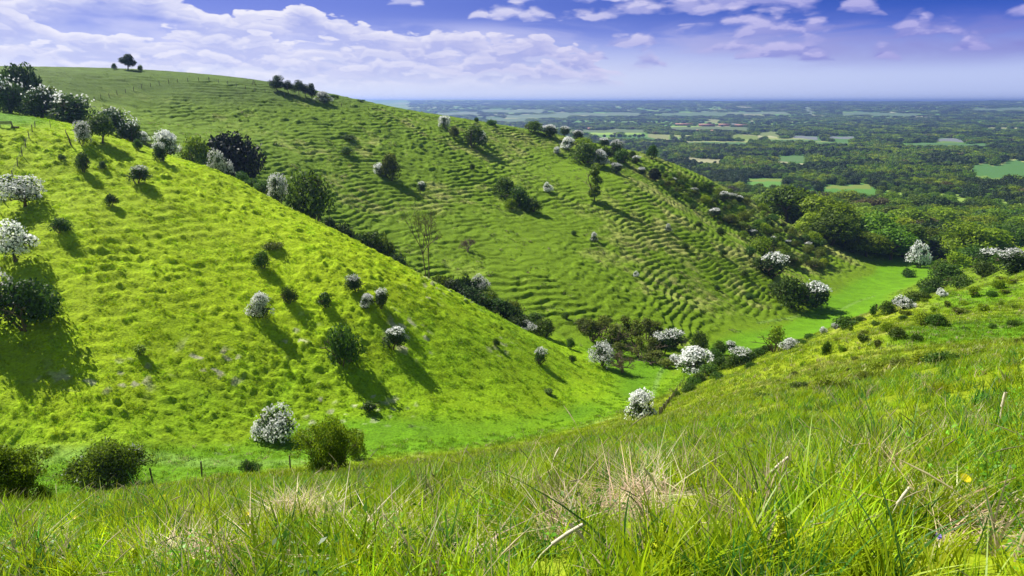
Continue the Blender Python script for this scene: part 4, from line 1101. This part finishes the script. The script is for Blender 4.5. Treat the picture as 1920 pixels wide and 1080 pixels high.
def fence(label, line, step, h=1.3, r=.055, wires=(.35, .65, 1.0, 1.2), rails=False, jit=.04):
    # even posts along a world polyline
    L0 = [(x, y) for x, y in line]; pts_ = []
    d = [math.dist(a_, b_) for a_, b_ in zip(L0[:-1], L0[1:])]; tot = sum(d); n = max(1, int(round(tot / step)))
    for i in range(n + 1):
        t = tot * i / n; k = 0
        while k < len(d) - 1 and t > d[k]: t -= d[k]; k += 1
        f = min(1, t / d[k]); pts_.append((L0[k][0] + (L0[k + 1][0] - L0[k][0]) * f, L0[k][1] + (L0[k + 1][1] - L0[k][1]) * f))
    root = bpy.data.objects.new('wire_fence', None); COL.objects.link(root); x0, y0 = pts_[0]; z0_ = gz(x0, y0)
    root.location = (x0, y0, z0_); tag(root, label, 'fence')
    v, f = post_mesh(h, r); pm = mesh_np('fence_post', v, f, [M_POST], False)
    rs = np.random.RandomState(n); P3 = []
    for x, y in pts_:
        z = gz(x, y); P3.append(np.array([x - x0, y - y0, z - z0_]))
        o = bpy.data.objects.new('post', pm); COL.objects.link(o); o.parent = root; o.location = P3[-1]
        o.rotation_euler = (rs.normal() * jit, rs.normal() * jit, rs.uniform(0, 6)); o.scale = (1, 1, rs.uniform(.92, 1.06))
    for wz in wires:
        segs = [(a_ + [0, 0, wz], b_ + [0, 0, wz], .006 if not rails else .02, .006 if not rails else .02) for a_, b_ in zip(P3[:-1], P3[1:])]
        v, f = tubes(segs, 4); o = bpy.data.objects.new('wire', mesh_np('fence_wire', v, f, [M_WIRE])); COL.objects.link(o); o.parent = root
    return root
def wl(pts, y0=20): return [hit(a_, b_, y0) for a_, b_ in pts]
fence('post and wire fence climbing the upper left of the bright slope towards dark hawthorns', wl([(0, 402), (10, 372), (28, 330), (44, 290), (58, 256), (66, 242)]), 3.4, h=1.5, r=.085)
ridge = wl([(165, 192), (190, 186), (225, 178), (262, 168), (300, 160), (340, 154), (392, 153)], 150)
fence('post and wire fence crossing the upper pasture of the far hill', ridge, 4.2, h=1.5, r=.1, wires=(.6, 1.1))
fence('post and wire fence running down past the dark skyline clump of trees', wl([(392, 153), (420, 158), (450, 165), (480, 172), (512, 177), (545, 186), (600, 196), (640, 200)], 150), 3.8, h=1.5, r=.1, wires=(.6, 1.1))
fence('post and wire fence along the brow of the far hill', wl([(640, 200), (700, 207), (760, 216), (830, 228), (900, 238), (985, 254), (1060, 270)], 150), 4.5, h=1.4, r=.08, wires=(.6, 1.1))
fence('close-posted fence running away along the valley bottom behind the bushy white hawthorn', wl([(1236, 782), (1252, 760), (1268, 735), (1282, 716)]), 2.1, h=1.15, r=.07, wires=(.9,))
fp = wl([(545, 884), (390, 893), (295, 905)])
fence('low fence at the foot of the near slope showing three short dark posts', fp + [hit(190, 925, 20)], math.dist(fp[1], fp[2]) * .98, h=2.1, r=.1, wires=(.5, 1.3))

# single posts
def lone(name, label, cat, px, py, h, r, tilt, mat, y0=2):
    x, y = hit(px, py, y0); v, f = post_mesh(h, r); me = mesh_np(name, v, f, [mat]); o = link(name, me); o.location = (x, y, gz(x, y)); o.rotation_euler = tilt
    return tag(o, label, cat)
lone('marker_post', 'lone thin post in the bright grass right of the fence top', 'post', 95, 240, 1.6, .05, (0, .03, 0), M_POST, 60)

def bench(px, py):
    x, y = hit(px, py, 40); r_ = bpy.data.objects.new('park_bench', None); COL.objects.link(r_); r_.location = (x, y, gz(x, y)); r_.rotation_euler = (0, 0, math.radians(-155)); r_.scale = (1.3,) * 3
    tag(r_, 'dark wooden bench facing the view at the left edge beside a low log', 'bench')
    seat = boxes_mesh('bench_seat', [(-.9, .9, -.22 + .15 * i, -.1 + .15 * i, .42, .46) for i in range(3)], [M_POST]); back = boxes_mesh('bench_back', [(-.9, .9, .26, .30, .56 + .15 * i, .67 + .15 * i) for i in range(3)], [M_POST])
    for nm, me in (('seat', seat), ('backrest', back)): o = bpy.data.objects.new(nm, me); COL.objects.link(o); o.parent = r_
    for sx in (-.8, .8):
        for sy, hh in ((-.2, .419), (.34, .98)):
            o = bpy.data.objects.new('leg', boxes_mesh('bench_leg', [(sx - .04, sx + .04, sy - .04, sy + .04 - .001, -.2, hh)], [M_POST])); COL.objects.link(o); o.parent = r_
        o = bpy.data.objects.new('armrest', boxes_mesh('bench_arm', [(sx - .05, sx + .05, -.25, .255, .64, .69), (sx - .035, sx + .035, -.235, -.165, .421, .639)], [M_POST])); COL.objects.link(o); o.parent = r_
bench(12, 240)
x, y = hit(29, 241, 40); segs = [((-.8, 0, .12), (0, .02, .13), .19, .2), ((0, .02, .13), (.75, 0, .14), .2, .15)]
v, f = tubes(segs, 9); o = link('log', mesh_np('fallen_log', v, f, [M_BARK], True)); o.location = (x, y, gz(x, y) + .05); tag(o, 'short dark log lying on the grass beside the bench', 'log')
# dead leaning stump
rsq = np.random.RandomState(5); segs = []; tips = []
branches(rsq, (0, 0, -.2), (-.25, 0, 1), 2.6, .16, 2, .5, (1, 2), .45, segs, tips)
x, y = hit(134, 275, 60); o = link('dead_stump', limb_mesh('dead_stump', M_BARK, segs, 6)); o.location = (x, y, gz(x, y)); tag(o, 'leaning dead stump with broken top on the upper bright slope', 'stump')
# stile on the skyline
x, y = hit(476, 160, 150); r_ = bpy.data.objects.new('stile', None); COL.objects.link(r_); r_.location = (x, y, gz(x, y)); tag(r_, 'small dark pointed wooden stile on the skyline beside the fence', 'stile')
for nm, sg in (('leg', [((-.9, 0, -.1), (0, 0, 2.0), .1, .1)]), ('leg', [((.9, 0, -.1), (.05, 0, 1.9), .1, .1)]), ('step', [((-.8, .0, .5), (.8, .0, .5), .09, .09)]), ('step', [((-.5, .0, 1.1), (.5, .0, 1.1), .09, .09)])):
    v, f = tubes(sg, 6); o = bpy.data.objects.new(nm, mesh_np('stile_' + nm, v, f, [M_POST])); COL.objects.link(o); o.parent = r_

# ---------------------------------------------------------------- village
M_ROOF = plain_material('clay_tile_roof', (.36, .19, .14), .8, .15, .5); M_ROOFB = plain_material('slate_roof', (.16, .17, .2), .7, .15, .5)
M_BRICK = plain_material('red_brick', (.34, .17, .12), .85, .15, .6); M_WHITE = plain_material('white_render', (.75, .73, .70), .8, .06, .4); M_GLASS = plain_material('window_glass', (.04, .05, .07), .15, .1, 1, .6)
def house(px, py, wpx, wall, roof, label, hgt=5.5, deep=9, rot=0.0, rise=4.0):
    x, y = hit(px, py, 700); z = float(plain_h(np.array([x]), np.array([y]))[0]); w_ = wpx * y / F * 1.02; w2 = w_ / 2; dp = deep / 2
    r_ = bpy.data.objects.new('house', None); COL.objects.link(r_); r_.location = (x, y, z); r_.rotation_euler = (0, 0, -math.atan2(x, y) + rot); tag(r_, label, 'house', 'houses of the far village')
    V = [(-w2, -dp, -1), (w2, -dp, -1), (w2, dp, -1), (-w2, dp, -1), (-w2, -dp, hgt), (w2, -dp, hgt), (w2, dp, hgt), (-w2, dp, hgt), (-w2, 0, hgt + rise), (w2, 0, hgt + rise)]
    me = mesh_np('house_walls', V, [(0, 1, 5, 4), (1, 2, 6, 5), (2, 3, 7, 6), (3, 0, 4, 7), (4, 7, 8, 8), (5, 6, 9, 9)], [wall])
    o = bpy.data.objects.new('wall', me); COL.objects.link(o); o.parent = r_
    e_ = .5; t_ = .3; zr = hgt - e_ * rise / dp
    V = [(-w2 - e_, -dp - e_, zr), (w2 + e_, -dp - e_, zr), (w2 + e_, 0, hgt + rise + .05), (-w2 - e_, 0, hgt + rise + .05), (w2 + e_, dp + e_, zr), (-w2 - e_, dp + e_, zr)]
    V = V + [(a_, b_, c_ + t_) for a_, b_, c_ in V]
    me = mesh_np('house_roof', V, [(0, 3, 2, 1), (3, 5, 4, 2), (6, 7, 8, 9), (9, 8, 10, 11), (0, 1, 7, 6), (4, 5, 11, 10), (1, 2, 8, 7), (2, 4, 10, 8), (3, 0, 6, 9), (5, 3, 9, 11)], [roof])
    o = bpy.data.objects.new('roof', me); COL.objects.link(o); o.parent = r_
    c_ = bpy.data.objects.new('chimney', boxes_mesh('chimney', [(w2 * .55, w2 * .55 + 1.2, -.6, .6, hgt + rise * .6, hgt + rise + 1.8)], [M_BRICK])); COL.objects.link(c_); c_.parent = o
    nw = max(2, int(w_ / 7))
    me = boxes_mesh('house_windows', [(-w2 + w_ * (k + .5) / nw - .7, -w2 + w_ * (k + .5) / nw + .7, -dp - .04, -dp + .1, zz, zz + 1.3) for k in range(nw) for zz in (1.2, 3.6) if zz + 1.4 < hgt], [M_GLASS])
    o = bpy.data.objects.new('windows', me); tag(o, kind='stuff') if nw * 2 > 100 else None; COL.objects.link(o); o.parent = r_
    return r_
HL = [(1283, 236, 32, M_BRICK, M_ROOF, 'long red-roofed building at the left of the far village row', 7, 16), (1325, 237, 28, M_BRICK, M_ROOF, 'second long red-roofed building in the far village row', 7, 16),
      (1358, 237, 20, M_BRICK, M_ROOF, 'shorter red-roofed building in the middle of the far village row', 7, 14), (1389, 238, 22, M_BRICK, M_ROOF, 'red and grey roofed building at the right end of the far village row', 7, 14),
      (1378, 236, 12, M_WHITE, M_ROOFB, 'pale slate-roofed house between two red roofs of the far village', 6, 10), (1262, 247, 10, M_BRICK, M_ROOF, 'small brick house below the left end of the far village row', 5.5, 8),
      (1312, 248, 12, M_BRICK, M_ROOF, 'brick cottage below the middle of the far village row', 5.5, 8), (1340, 249, 14, M_BRICK, M_ROOF, 'low red house among trees under the far village row', 5.5, 9),
      (1105, 244, 6, M_BRICK, M_ROOF, 'tiny pinkish house beyond the row of ridge bushes', 5.5, 8), (1138, 243, 6, M_WHITE, M_ROOFB, 'tiny white cottage beyond the ridge thicket', 5, 8), (1205, 242, 7, M_WHITE, M_ROOFB, 'tiny white house right of a pale cottage beyond the ridge', 5, 8),
      (1022, 240, 9, M_WHITE, M_ROOFB, 'white cottage just above the second ridge bush', 5, 8), (1470, 208, 12, M_WHITE, M_ROOFB, 'pale farm building far out on the plain', 7, 20), (1420, 247, 8, M_WHITE, M_ROOFB, 'pale house right of the far village row', 5, 8), (1800, 296, 10, M_WHITE, M_ROOF, 'pale house among the trees left of the green field', 5, 8)]
for a_ in HL: house(*a_)
# ================================================================ grass
def blade_tuft(seed, nb, h, w_, rad, seg=4, lean=.35, flat=0.0, drift=(.12, -.04)):
    rs = np.random.RandomState(seed); V = []; Fc = []; LV = []; o = 0
    for i in range(nb):
        a_ = rs.uniform(0, 6.283); q = rad * math.sqrt(rs.uniform()); bx, by = q * math.cos(a_), q * math.sin(a_)
        la = rs.uniform(0, 6.283); ln = lean * rs.uniform(.1, 1.3); dx, dy = math.cos(la) * ln + drift[0], math.sin(la) * ln + drift[1]
        hh = h * rs.uniform(.45, 1.1); pa = rs.uniform(0, 3.1416); wx, wy = math.cos(pa) * w_ * .5, math.sin(pa) * w_ * .5
        tone = rs.uniform(0, 1) * .6
        for s in range(seg + 1):
            t = s / seg; z = hh * (t - flat * t * t); c = 1 - t ** 1.8 * .92
            x = bx + dx * hh * t * t * 1.3 + dx * hh * t * .3; y = by + dy * hh * t * t * 1.3 + dy * hh * t * .3
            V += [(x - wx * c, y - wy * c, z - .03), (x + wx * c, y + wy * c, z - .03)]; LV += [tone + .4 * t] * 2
        for s in range(seg): b = o + 2 * s; Fc.append((b, b + 1, b + 3, b + 2))
        o += 2 * (seg + 1)
    return np.array(V), np.array(Fc), np.array(LV)
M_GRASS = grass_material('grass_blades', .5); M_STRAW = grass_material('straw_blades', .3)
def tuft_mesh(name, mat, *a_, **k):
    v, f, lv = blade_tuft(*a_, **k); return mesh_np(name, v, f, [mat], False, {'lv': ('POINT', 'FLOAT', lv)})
rg = np.random.RandomState(9)

def colours(x, y, gcol, var=.3):
    n = len(x); c = gcol * (1 + rg.uniform(-var, var, (n, 1)))
    c = c * (1 + rg.uniform(-.12, .12, (n, 3))); return np.clip(c, 0, .9)

# --- foreground meadow
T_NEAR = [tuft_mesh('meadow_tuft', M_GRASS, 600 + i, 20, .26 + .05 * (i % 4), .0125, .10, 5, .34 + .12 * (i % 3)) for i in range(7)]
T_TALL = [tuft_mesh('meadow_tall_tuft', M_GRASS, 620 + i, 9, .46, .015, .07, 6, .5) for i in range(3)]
def herb(seed):
    rs = np.random.RandomState(seed); n = 46; c = rs.normal(size=(n, 3)) * [.09, .09, .05] + [0, 0, .13]
    v, f, lv = rhombs(c, unit(rs.normal(size=(n, 3)) * .6 + [0, 0, 1]), .022, rs, .5); return mesh_np('herb', v, f, [M_GRASS], False, {'lv': ('POINT', 'FLOAT', lv)})
def seedhead(seed):
    rs = np.random.RandomState(seed); V, Fc, LV, o = [], [], [], 0
    for i in range(4):
        x0, y0 = rs.normal(size=2) * .05; lx, ly = rs.normal(size=2) * .14 + [.08, 0]; h = rs.uniform(.3, .5); sg = []; p = np.array([x0, y0, 0])
        for k in range(5):
            t = (k + 1) / 5; q = np.array([x0 + lx * t * t, y0 + ly * t * t, h * t]); sg.append((p, q, .0014, .0012)); p = q
        sg.append((p, p + [lx * .2, ly * .2, .03], .0028, .0036)); sg.append((p + [lx * .2, ly * .2, .03], p + [lx * .45, ly * .45, .06], .0036, .0012))
        v, f = tubes(sg, 4); V.append(v); Fc.append(f + o); LV.append(np.full(len(v), rs.uniform(.3, 1))); o += len(v)
    return mesh_np('seed_head', np.concatenate(V), np.concatenate(Fc), [M_STRAW], False, {'lv': ('POINT', 'FLOAT', np.concatenate(LV))})
T_HERB = [herb(700 + i) for i in range(3)] + [seedhead(710 + i) for i in range(2)]
T_STRAW = [tuft_mesh('straw_tuft', M_STRAW, 630 + i, 22, .17, .009, .16, 5, 2.3, .85) for i in range(4)]
T_MID = [tuft_mesh('meadow_mid_tuft', M_GRASS, 640 + i, 18, .30, .022, .2, 3, .45) for i in range(4)]
T_FAR = [tuft_mesh('meadow_far_tuft', M_GRASS, 650 + i, 16, .30, .05, .42, 2, .55) for i in range(4)]
STRAW_PX = [(400, 1052, 190, 34), (720, 1015, 110, 30), (1230, 935, 90, 36), (1160, 965, 60, 40), (1840, 985, 110, 50), (1680, 895, 80, 26), (1270, 900, 60, 25), (660, 1062, 80, 24), (1080, 1000, 60, 30), (1440, 990, 50, 26), (30, 1050, 60, 30), (880, 1050, 40, 24), (1560, 860, 60, 12), (380, 905, 60, 9), (1180, 870, 90, 16), (560, 955, 80, 14), (980, 930, 60, 16)]
def straw_at(px, py):
    s = np.zeros(len(px))
    for cx, cy, rx, ry in STRAW_PX: s = np.maximum(s, .78 + .5 * np.sin(px * .09) * np.sin(py * .17 + px * .03) - np.sqrt(((px - cx) / rx) ** 2 + ((py - cy) / ry) ** 2))
    return np.clip(s, 0, 1)
def bank_pts(r0, r1, dens):
    area = (r1 ** 2 - r0 ** 2) * .5 * 1.75; n = int(area * dens)
    r = np.sqrt(rg.uniform(r0 ** 2, r1 ** 2, n)); a_ = rg.uniform(-.875, .875, n)
    x = r * np.sin(a_); y = r * np.cos(a_)
    return x, y
P_, R_, S_, I_, C_ = [], [], [], [], []
def add(x, y, idx, scl, col, tilt=.12, sink=.0):
    z = bil(ZD, x, y) - sink; n = len(x)
    P_.append(np.stack([x, y, z], -1)); R_.append(np.stack([rg.normal(0, tilt, n), rg.normal(0, tilt, n), rg.uniform(0, 6.283, n)], -1)); S_.append(np.repeat(scl[:, None], 3, 1)); I_.append(idx); C_.append(col)
GRN = np.array([.20, .34, .008]); YGR = np.array([.38, .48, .010]); DGR = np.array([.07, .20, .03]); STR = np.array([.56, .45, .29])
for r0, r1, dens, base, cnt, sc in [(1.3, 9, 72, 0, 7, 1.0), (9, 17, 40, 0, 7, 1.05), (17, 34, 22, 14, 4, 1.0), (34, 75, 12, 18, 4, .85), (75, 190, 3.6, 18, 4, 1.0), (190, 360, 1.3, 18, 4, 1.2)]:
    x, y = bank_pts(r0, r1, dens); b_, s_, f_ = regions(x, y); k = (b_ > .5) & (y > .6); x, y = x[k], y[k]
    zz = bil(ZD, x, y); qx, qy = proj(x, y, zz); n = len(x)
    k = (qx > -160) & (qx < 2080) & (qy < 1330); x, y, qx, qy = x[k], y[k], qx[k], qy[k]; n = len(x)
    st = straw_at(qx, qy) * (r0 < 30) + .0; isst = rg.uniform(0, 1, n) < st * 1.0
    m1 = fbm(x / 3.5, y / 3.5, 3, 401) * .5 + .5; m2 = fbm(x / .9, y / .9, 2, 403) * .5 + .5
    t = np.clip(m1 * .9 + m2 * .7 - .25, 0, 1)[:, None]
    col = GRN * (1 - t) + YGR * t; dk = (rg.uniform(0, 1, n) < .2)[:, None]; col = np.where(dk, DGR * 1.0, col)
    if r0 > 30:
        g = bil(colr, x, y); col = col * .35 + g * .65
    col = colours(x, y, col, .35); col = np.where((rg.uniform(0, 1, n) < .05)[:, None], STR * .8, col)
    drop = isst & (rg.uniform(0, 1, n) < .92)
    idx = base + rg.randint(0, cnt, n)
    tall = (r0 < 17) & (rg.uniform(0, 1, n) < .10) & ~isst
    idx = np.where(tall, 7 + rg.randint(0, 3, n), idx)
    clump = fbm(x / 1.1, y / 1.1, 2, 411)
    if r0 < 30:
        u_ = rg.uniform(0, 1, n); hb = (u_ < .10 * (1 + 2.5 * fbm(x / 1.6, y / 1.6, 2, 431))) & ~isst; idx = np.where(hb, 22 + rg.randint(0, 3, n), idx)
        col = np.where(hb[:, None], np.array([.12, .30, .02]) * rg.uniform(.6, 1.5, (n, 1)), col)
        sd = (u_ > .962); idx = np.where(sd, 25 + rg.randint(0, 2, n), idx); col = np.where(sd[:, None], np.array([.34, .30, .16]) * rg.uniform(.5, 1.4, (n, 1)), col)
    sc_n = sc * rg.uniform(.65, 1.25, n) * (1 + .55 * clump)
    col = col * (1 + .35 * fbm(x / .7, y / .7, 2, 415))[:, None]
    keep = ~drop & (rg.uniform(0, 1, n) < .85 + 1.2 * clump)
    if r0 >= 190: keep &= bil(colr, x, y)[:, 0] > .135 - .02 * (y < 0)
    add(x[keep], y[keep], idx[keep], sc_n[keep], col[keep])
    if isst.any():
        xs, ys_ = x[isst], y[isst]; rep = 3
        xs = np.repeat(xs, rep) + rg.normal(0, .08, len(xs) * rep); ys_ = np.repeat(ys_, rep) + rg.normal(0, .08, len(ys_) * rep); n2 = len(xs)
        hb = rg.uniform(.0, .0, n2)
        add(xs, ys_, 10 + rg.randint(0, 4, n2), rg.uniform(.75, 1.4, n2) * (1 if r0 < 17 else 1.2), colours(xs, ys_, np.tile(STR, (n2, 1)) * rg.uniform(.7, 1.25, (n2, 1)), .2), .3)
cat_ = np.concatenate
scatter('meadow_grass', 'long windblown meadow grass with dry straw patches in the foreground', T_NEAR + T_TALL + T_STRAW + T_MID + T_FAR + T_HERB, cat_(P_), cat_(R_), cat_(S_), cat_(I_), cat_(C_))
n_fg = len(cat_(P_))
# --- spur and far slopes
P_, R_, S_, I_, C_ = [], [], [], [], []
T_SL = [tuft_mesh('slope_tuft', M_GRASS, 660 + i, 15, .34, .05, .26, 2, .7) for i in range(5)]
T_SB = [tuft_mesh('slope_big_tuft', M_GRASS, 670 + i, 16, .5, .09, .5, 2, .8) for i in range(4)]
def slope_pts(x0, x1, y0, y1, dens):
    n = int((x1 - x0) * (y1 - y0) * dens); return rg.uniform(x0, x1, n), rg.uniform(y0, y1, n)
x, y = slope_pts(-140, 48, 68, 200, 9.0 if not QUICK else 4)
b_, s_, f_ = regions(x, y); qx, qy = proj(x, y, bil(ZD, x, y))
tu = np.clip((vnoise(x / 1.4, y / 1.2, 405) - .3) * 2, 0, 1)
k = (s_ > .5) & (qx > -40) & (qx < 1960) & (rg.uniform(0, 1, len(x)) < .35 + .65 * tu)
x, y, tu = x[k], y[k], tu[k]; g = bil(colr, x, y); lushk = g[:, 0] < .13
add(x, y, rg.randint(0, 5, len(x)), (.28 + .55 * tu * rg.uniform(.6, 1.3, len(x))) * np.where(lushk, .5, 1), colours(x, y, g * 1.15, .3), .2, .02)
x, y = slope_pts(-200, 250, 130, 420, 2.9 if not QUICK else 1.5)
b_, s_, f_ = regions(x, y); qx, qy = proj(x, y, bil(ZD, x, y)); tu = np.clip((vnoise(x / 2.2, y / 2.0, 407) - .3) * 2, 0, 1)
k = (f_ > .5) & (qx > -40) & (qx < 1960) & (rg.uniform(0, 1, len(x)) < .25 + .75 * tu)
x, y, tu = x[k], y[k], tu[k]; g = bil(colr, x, y); smooth = (g[:, 0] < .13) | (bil(zb_, x, y) > 3)
cc = colours(x, y, g * 1.1, .35); dr = (rg.uniform(0, 1, len(x)) < .12)[:, None]; cc = np.where(dr & ~smooth[:, None], STR * .6, cc)
add(x, y, 5 + rg.randint(0, 4, len(x)), (.25 + .5 * tu * rg.uniform(.6, 1.3, len(x))) * np.where(smooth, .4, 1), cc, .2, .02)
scatter('slope_grass', 'tussocky grass covering the valley slopes', T_SL + T_SB, cat_(P_), cat_(R_), cat_(S_), cat_(I_), cat_(C_))
print('grass tufts', n_fg, len(cat_(P_)))

# --- flowers and stalks one can point at
M_YEL = plain_material('yellow_petals', (.75, .62, .02), .6, .1, 30); M_LIM = plain_material('lime_florets', (.55, .62, .02), .6, .15, 30); M_STEM = plain_material('green_stem', (.10, .2, .02), .6, .2, 10); M_PUR = plain_material('violet_petals', (.30, .22, .65), .6, .1, 30); M_PALE = plain_material('dry_stalk', (.62, .54, .42), .8, .2, 20)
def hit_fg(px, py):
    """first meeting with the detailed meadow surface"""
    a_, b_ = ray(px, py); ys = np.arange(1.2, 60, .02); g = bil(ZD, a_ * ys, ys) - b_ * ys; k = int(np.argmax(g > 0)); return a_ * ys[k], ys[k]
def flower_spike(px, py, h, label, whorls=5, mat=None):
    x, y = hit_fg(px, py); r_ = bpy.data.objects.new('flower_spike', None); COL.objects.link(r_); r_.location = (x, y, gz(x, y)); tag(r_, label, 'flower', 'yellow-green flower spikes in the meadow')
    v, f = tubes([((0, 0, -.02), (.01, 0, h * .6), .004, .003), ((.01, 0, h * .6), (0, .01, h), .003, .002)], 5); o = bpy.data.objects.new('stem', mesh_np('flower_stem', v, f, [M_STEM], True)); COL.objects.link(o); o.parent = r_
    rs = np.random.RandomState(int(px)); C0 = []; 
    for q in range(whorls):
        zz = h * (.62 + .4 * q / whorls); 
        for j in range(26):
            a_ = rs.uniform(0, 6.283); C0.append((math.cos(a_) * .018 * (1.15 - .1 * q), math.sin(a_) * .018 * (1.15 - .1 * q), zz + rs.normal() * .004))
    C0 = np.array(C0); me = leaf_mesh('florets', mat or M_LIM, C0, unit(C0 * [1, 1, 0] + rs.normal(size=C0.shape) * .01), .010, rs, .9); o = bpy.data.objects.new('florets', me); COL.objects.link(o); o.parent = r_
    C1 = np.array([(rs.normal() * .03, rs.normal() * .03, h * rs.uniform(.1, .6)) for _ in range(14)]); o = bpy.data.objects.new('leaves', leaf_mesh('flower_leaves', M_BUSH, C1, unit(rs.normal(size=C1.shape)), .025, rs, .4)); COL.objects.link(o); o.parent = r_
for px, py, h, lb in [(1387, 1015, .36, 'left of the twin yellow-green flower spikes right of the straw mound'), (1402, 1014, .37, 'right of the twin yellow-green flower spikes right of the straw mound'), (1450, 1085, .42, 'yellow-green flower spike low in the meadow below the twin spikes'), (1458, 1078, .36, 'shorter yellow-green spike touching the low one'),
      (1212, 1078, .30, 'small yellow-green spike left of centre in the lower meadow'), (1238, 1095, .42, 'yellow-green spike in front of the straw mound at the bottom'), (1228, 1110, .34, 'lowest yellow-green spike at the bottom edge'), (1300, 1060, .32, 'thin yellow-green spike between the straw mound and the twin spikes'), (1366, 1075, .34, 'thin yellow-green spike below the twin spikes'), (262, 1090, .3, 'thin yellow-green spike at the lower left'), (905, 800, .3, 'yellow-green spike on the brow of the meadow')]:
    flower_spike(px, py, h, lb)
def daisy(px, py, h, label, mat, pet=14, rad=.02, name='flower'):
    x, y = hit_fg(px, py); r_ = bpy.data.objects.new(name, None); COL.objects.link(r_); r_.location = (x, y, gz(x, y)); tag(r_, label, 'flower')
    v, f = tubes([((0, 0, -.02), (.01, 0, h), .003, .002)], 5); o = bpy.data.objects.new('stem', mesh_np('flower_stem', v, f, [M_STEM])); COL.objects.link(o); o.parent = r_
    V = []; Fc = []
    for i in range(pet):
        a_ = 6.283 * i / pet; b_ = a_ + 6.283 / pet * .8; m_ = (a_ + b_) / 2; o_ = len(V)
        V += [(.01, -.002, h), (math.cos(a_) * rad, math.sin(a_) * rad - .004, h + rad * .35), (math.cos(m_) * rad * 1.25, math.sin(m_) * rad * 1.25 - .004, h + rad * .3), (math.cos(b_) * rad, math.sin(b_) * rad - .004, h + rad * .35)]; Fc.append((o_, o_ + 1, o_ + 2, o_ + 3))
    o = bpy.data.objects.new('petals', mesh_np('petals', V, Fc, [mat])); COL.objects.link(o); o.parent = r_; o.rotation_euler = (.5, 0, 0); o.location = (0, h * .48, h * .12)
daisy(1792, 985, .34, 'orange-yellow dandelion-like flower above the straw patch at lower right', M_YEL, 22, .028)
for px, py, q in [(1745, 1078, 'small violet flower at the lower right of the meadow'), (1667, 925, 'tiny violet flower right of centre in the meadow'), (640, 995, 'tiny violet flower left of centre among straw')]: daisy(px, py, .22, q, M_PUR, 5, .014, 'violet')
for px, py, q in [(150, 1015, 'small yellow buttercup at the far left of the meadow'), (312, 960, 'small yellow buttercup below the two fence posts'), (205, 955, 'tiny yellow buttercup in front of the brownish shrub'), (470, 1020, 'small yellow buttercup above the straw mound'), (690, 915, 'yellow buttercup right of the lime-green shrub'), (715, 905, 'second yellow buttercup right of the lime-green shrub'), (1320, 855, 'yellow buttercup in the middle of the meadow')]: daisy(px, py, .34, q, M_YEL, 6, .02, 'buttercup')
def stalk(px, py, h, lean, label, r=.006, head=.3):
    x, y = hit_fg(px, py); p = np.array([0, 0, -.02]); segs = []
    for i in range(6):
        t = (i + 1) / 6; q = np.array([lean * h * t * t, 0, h * t]); rr_ = r * (1 if t < 1 - head else 2.4); segs.append((p, q, rr_, rr_ * .85)); p = q
    v, f = tubes(segs, 6); o = link('dry_stalk', mesh_np('dry_stalk', v, f, [M_PALE])); o.location = (x, y, gz(x, y)); tag(o, label, 'stalk', 'dry pale stalks standing in the meadow')
for px, py, h, ln, q, r_ in [(1868, 815, .75, .02, 'tall pale dry stalk standing alone in the upper right meadow', .012), (1030, 905, .62, .25, 'pale grass plume leaning on the brow of the meadow', .008), (1415, 945, .42, .55, 'pale curved dry stalk right of the straw mound', .006), (1240, 960, .4, -.4, 'pale dry stalk bending left over the straw mound', .005), (990, 1095, .4, .8, 'pale leaning stalk at the bottom of the meadow left of centre', .006), (40, 1085, .42, -.02, 'short dark upright stalk at the lower left corner', .006), (1658, 1010, .35, .3, 'pale stalk among grass at the right', .005), (135, 955, .55, .5, 'arched pale stalk in front of the dark corner shrub', .006), (1120, 1080, .35, -.5, 'pale stalk leaning left at the bottom centre', .005)]:
    stalk(px, py, h, ln, q, r_)
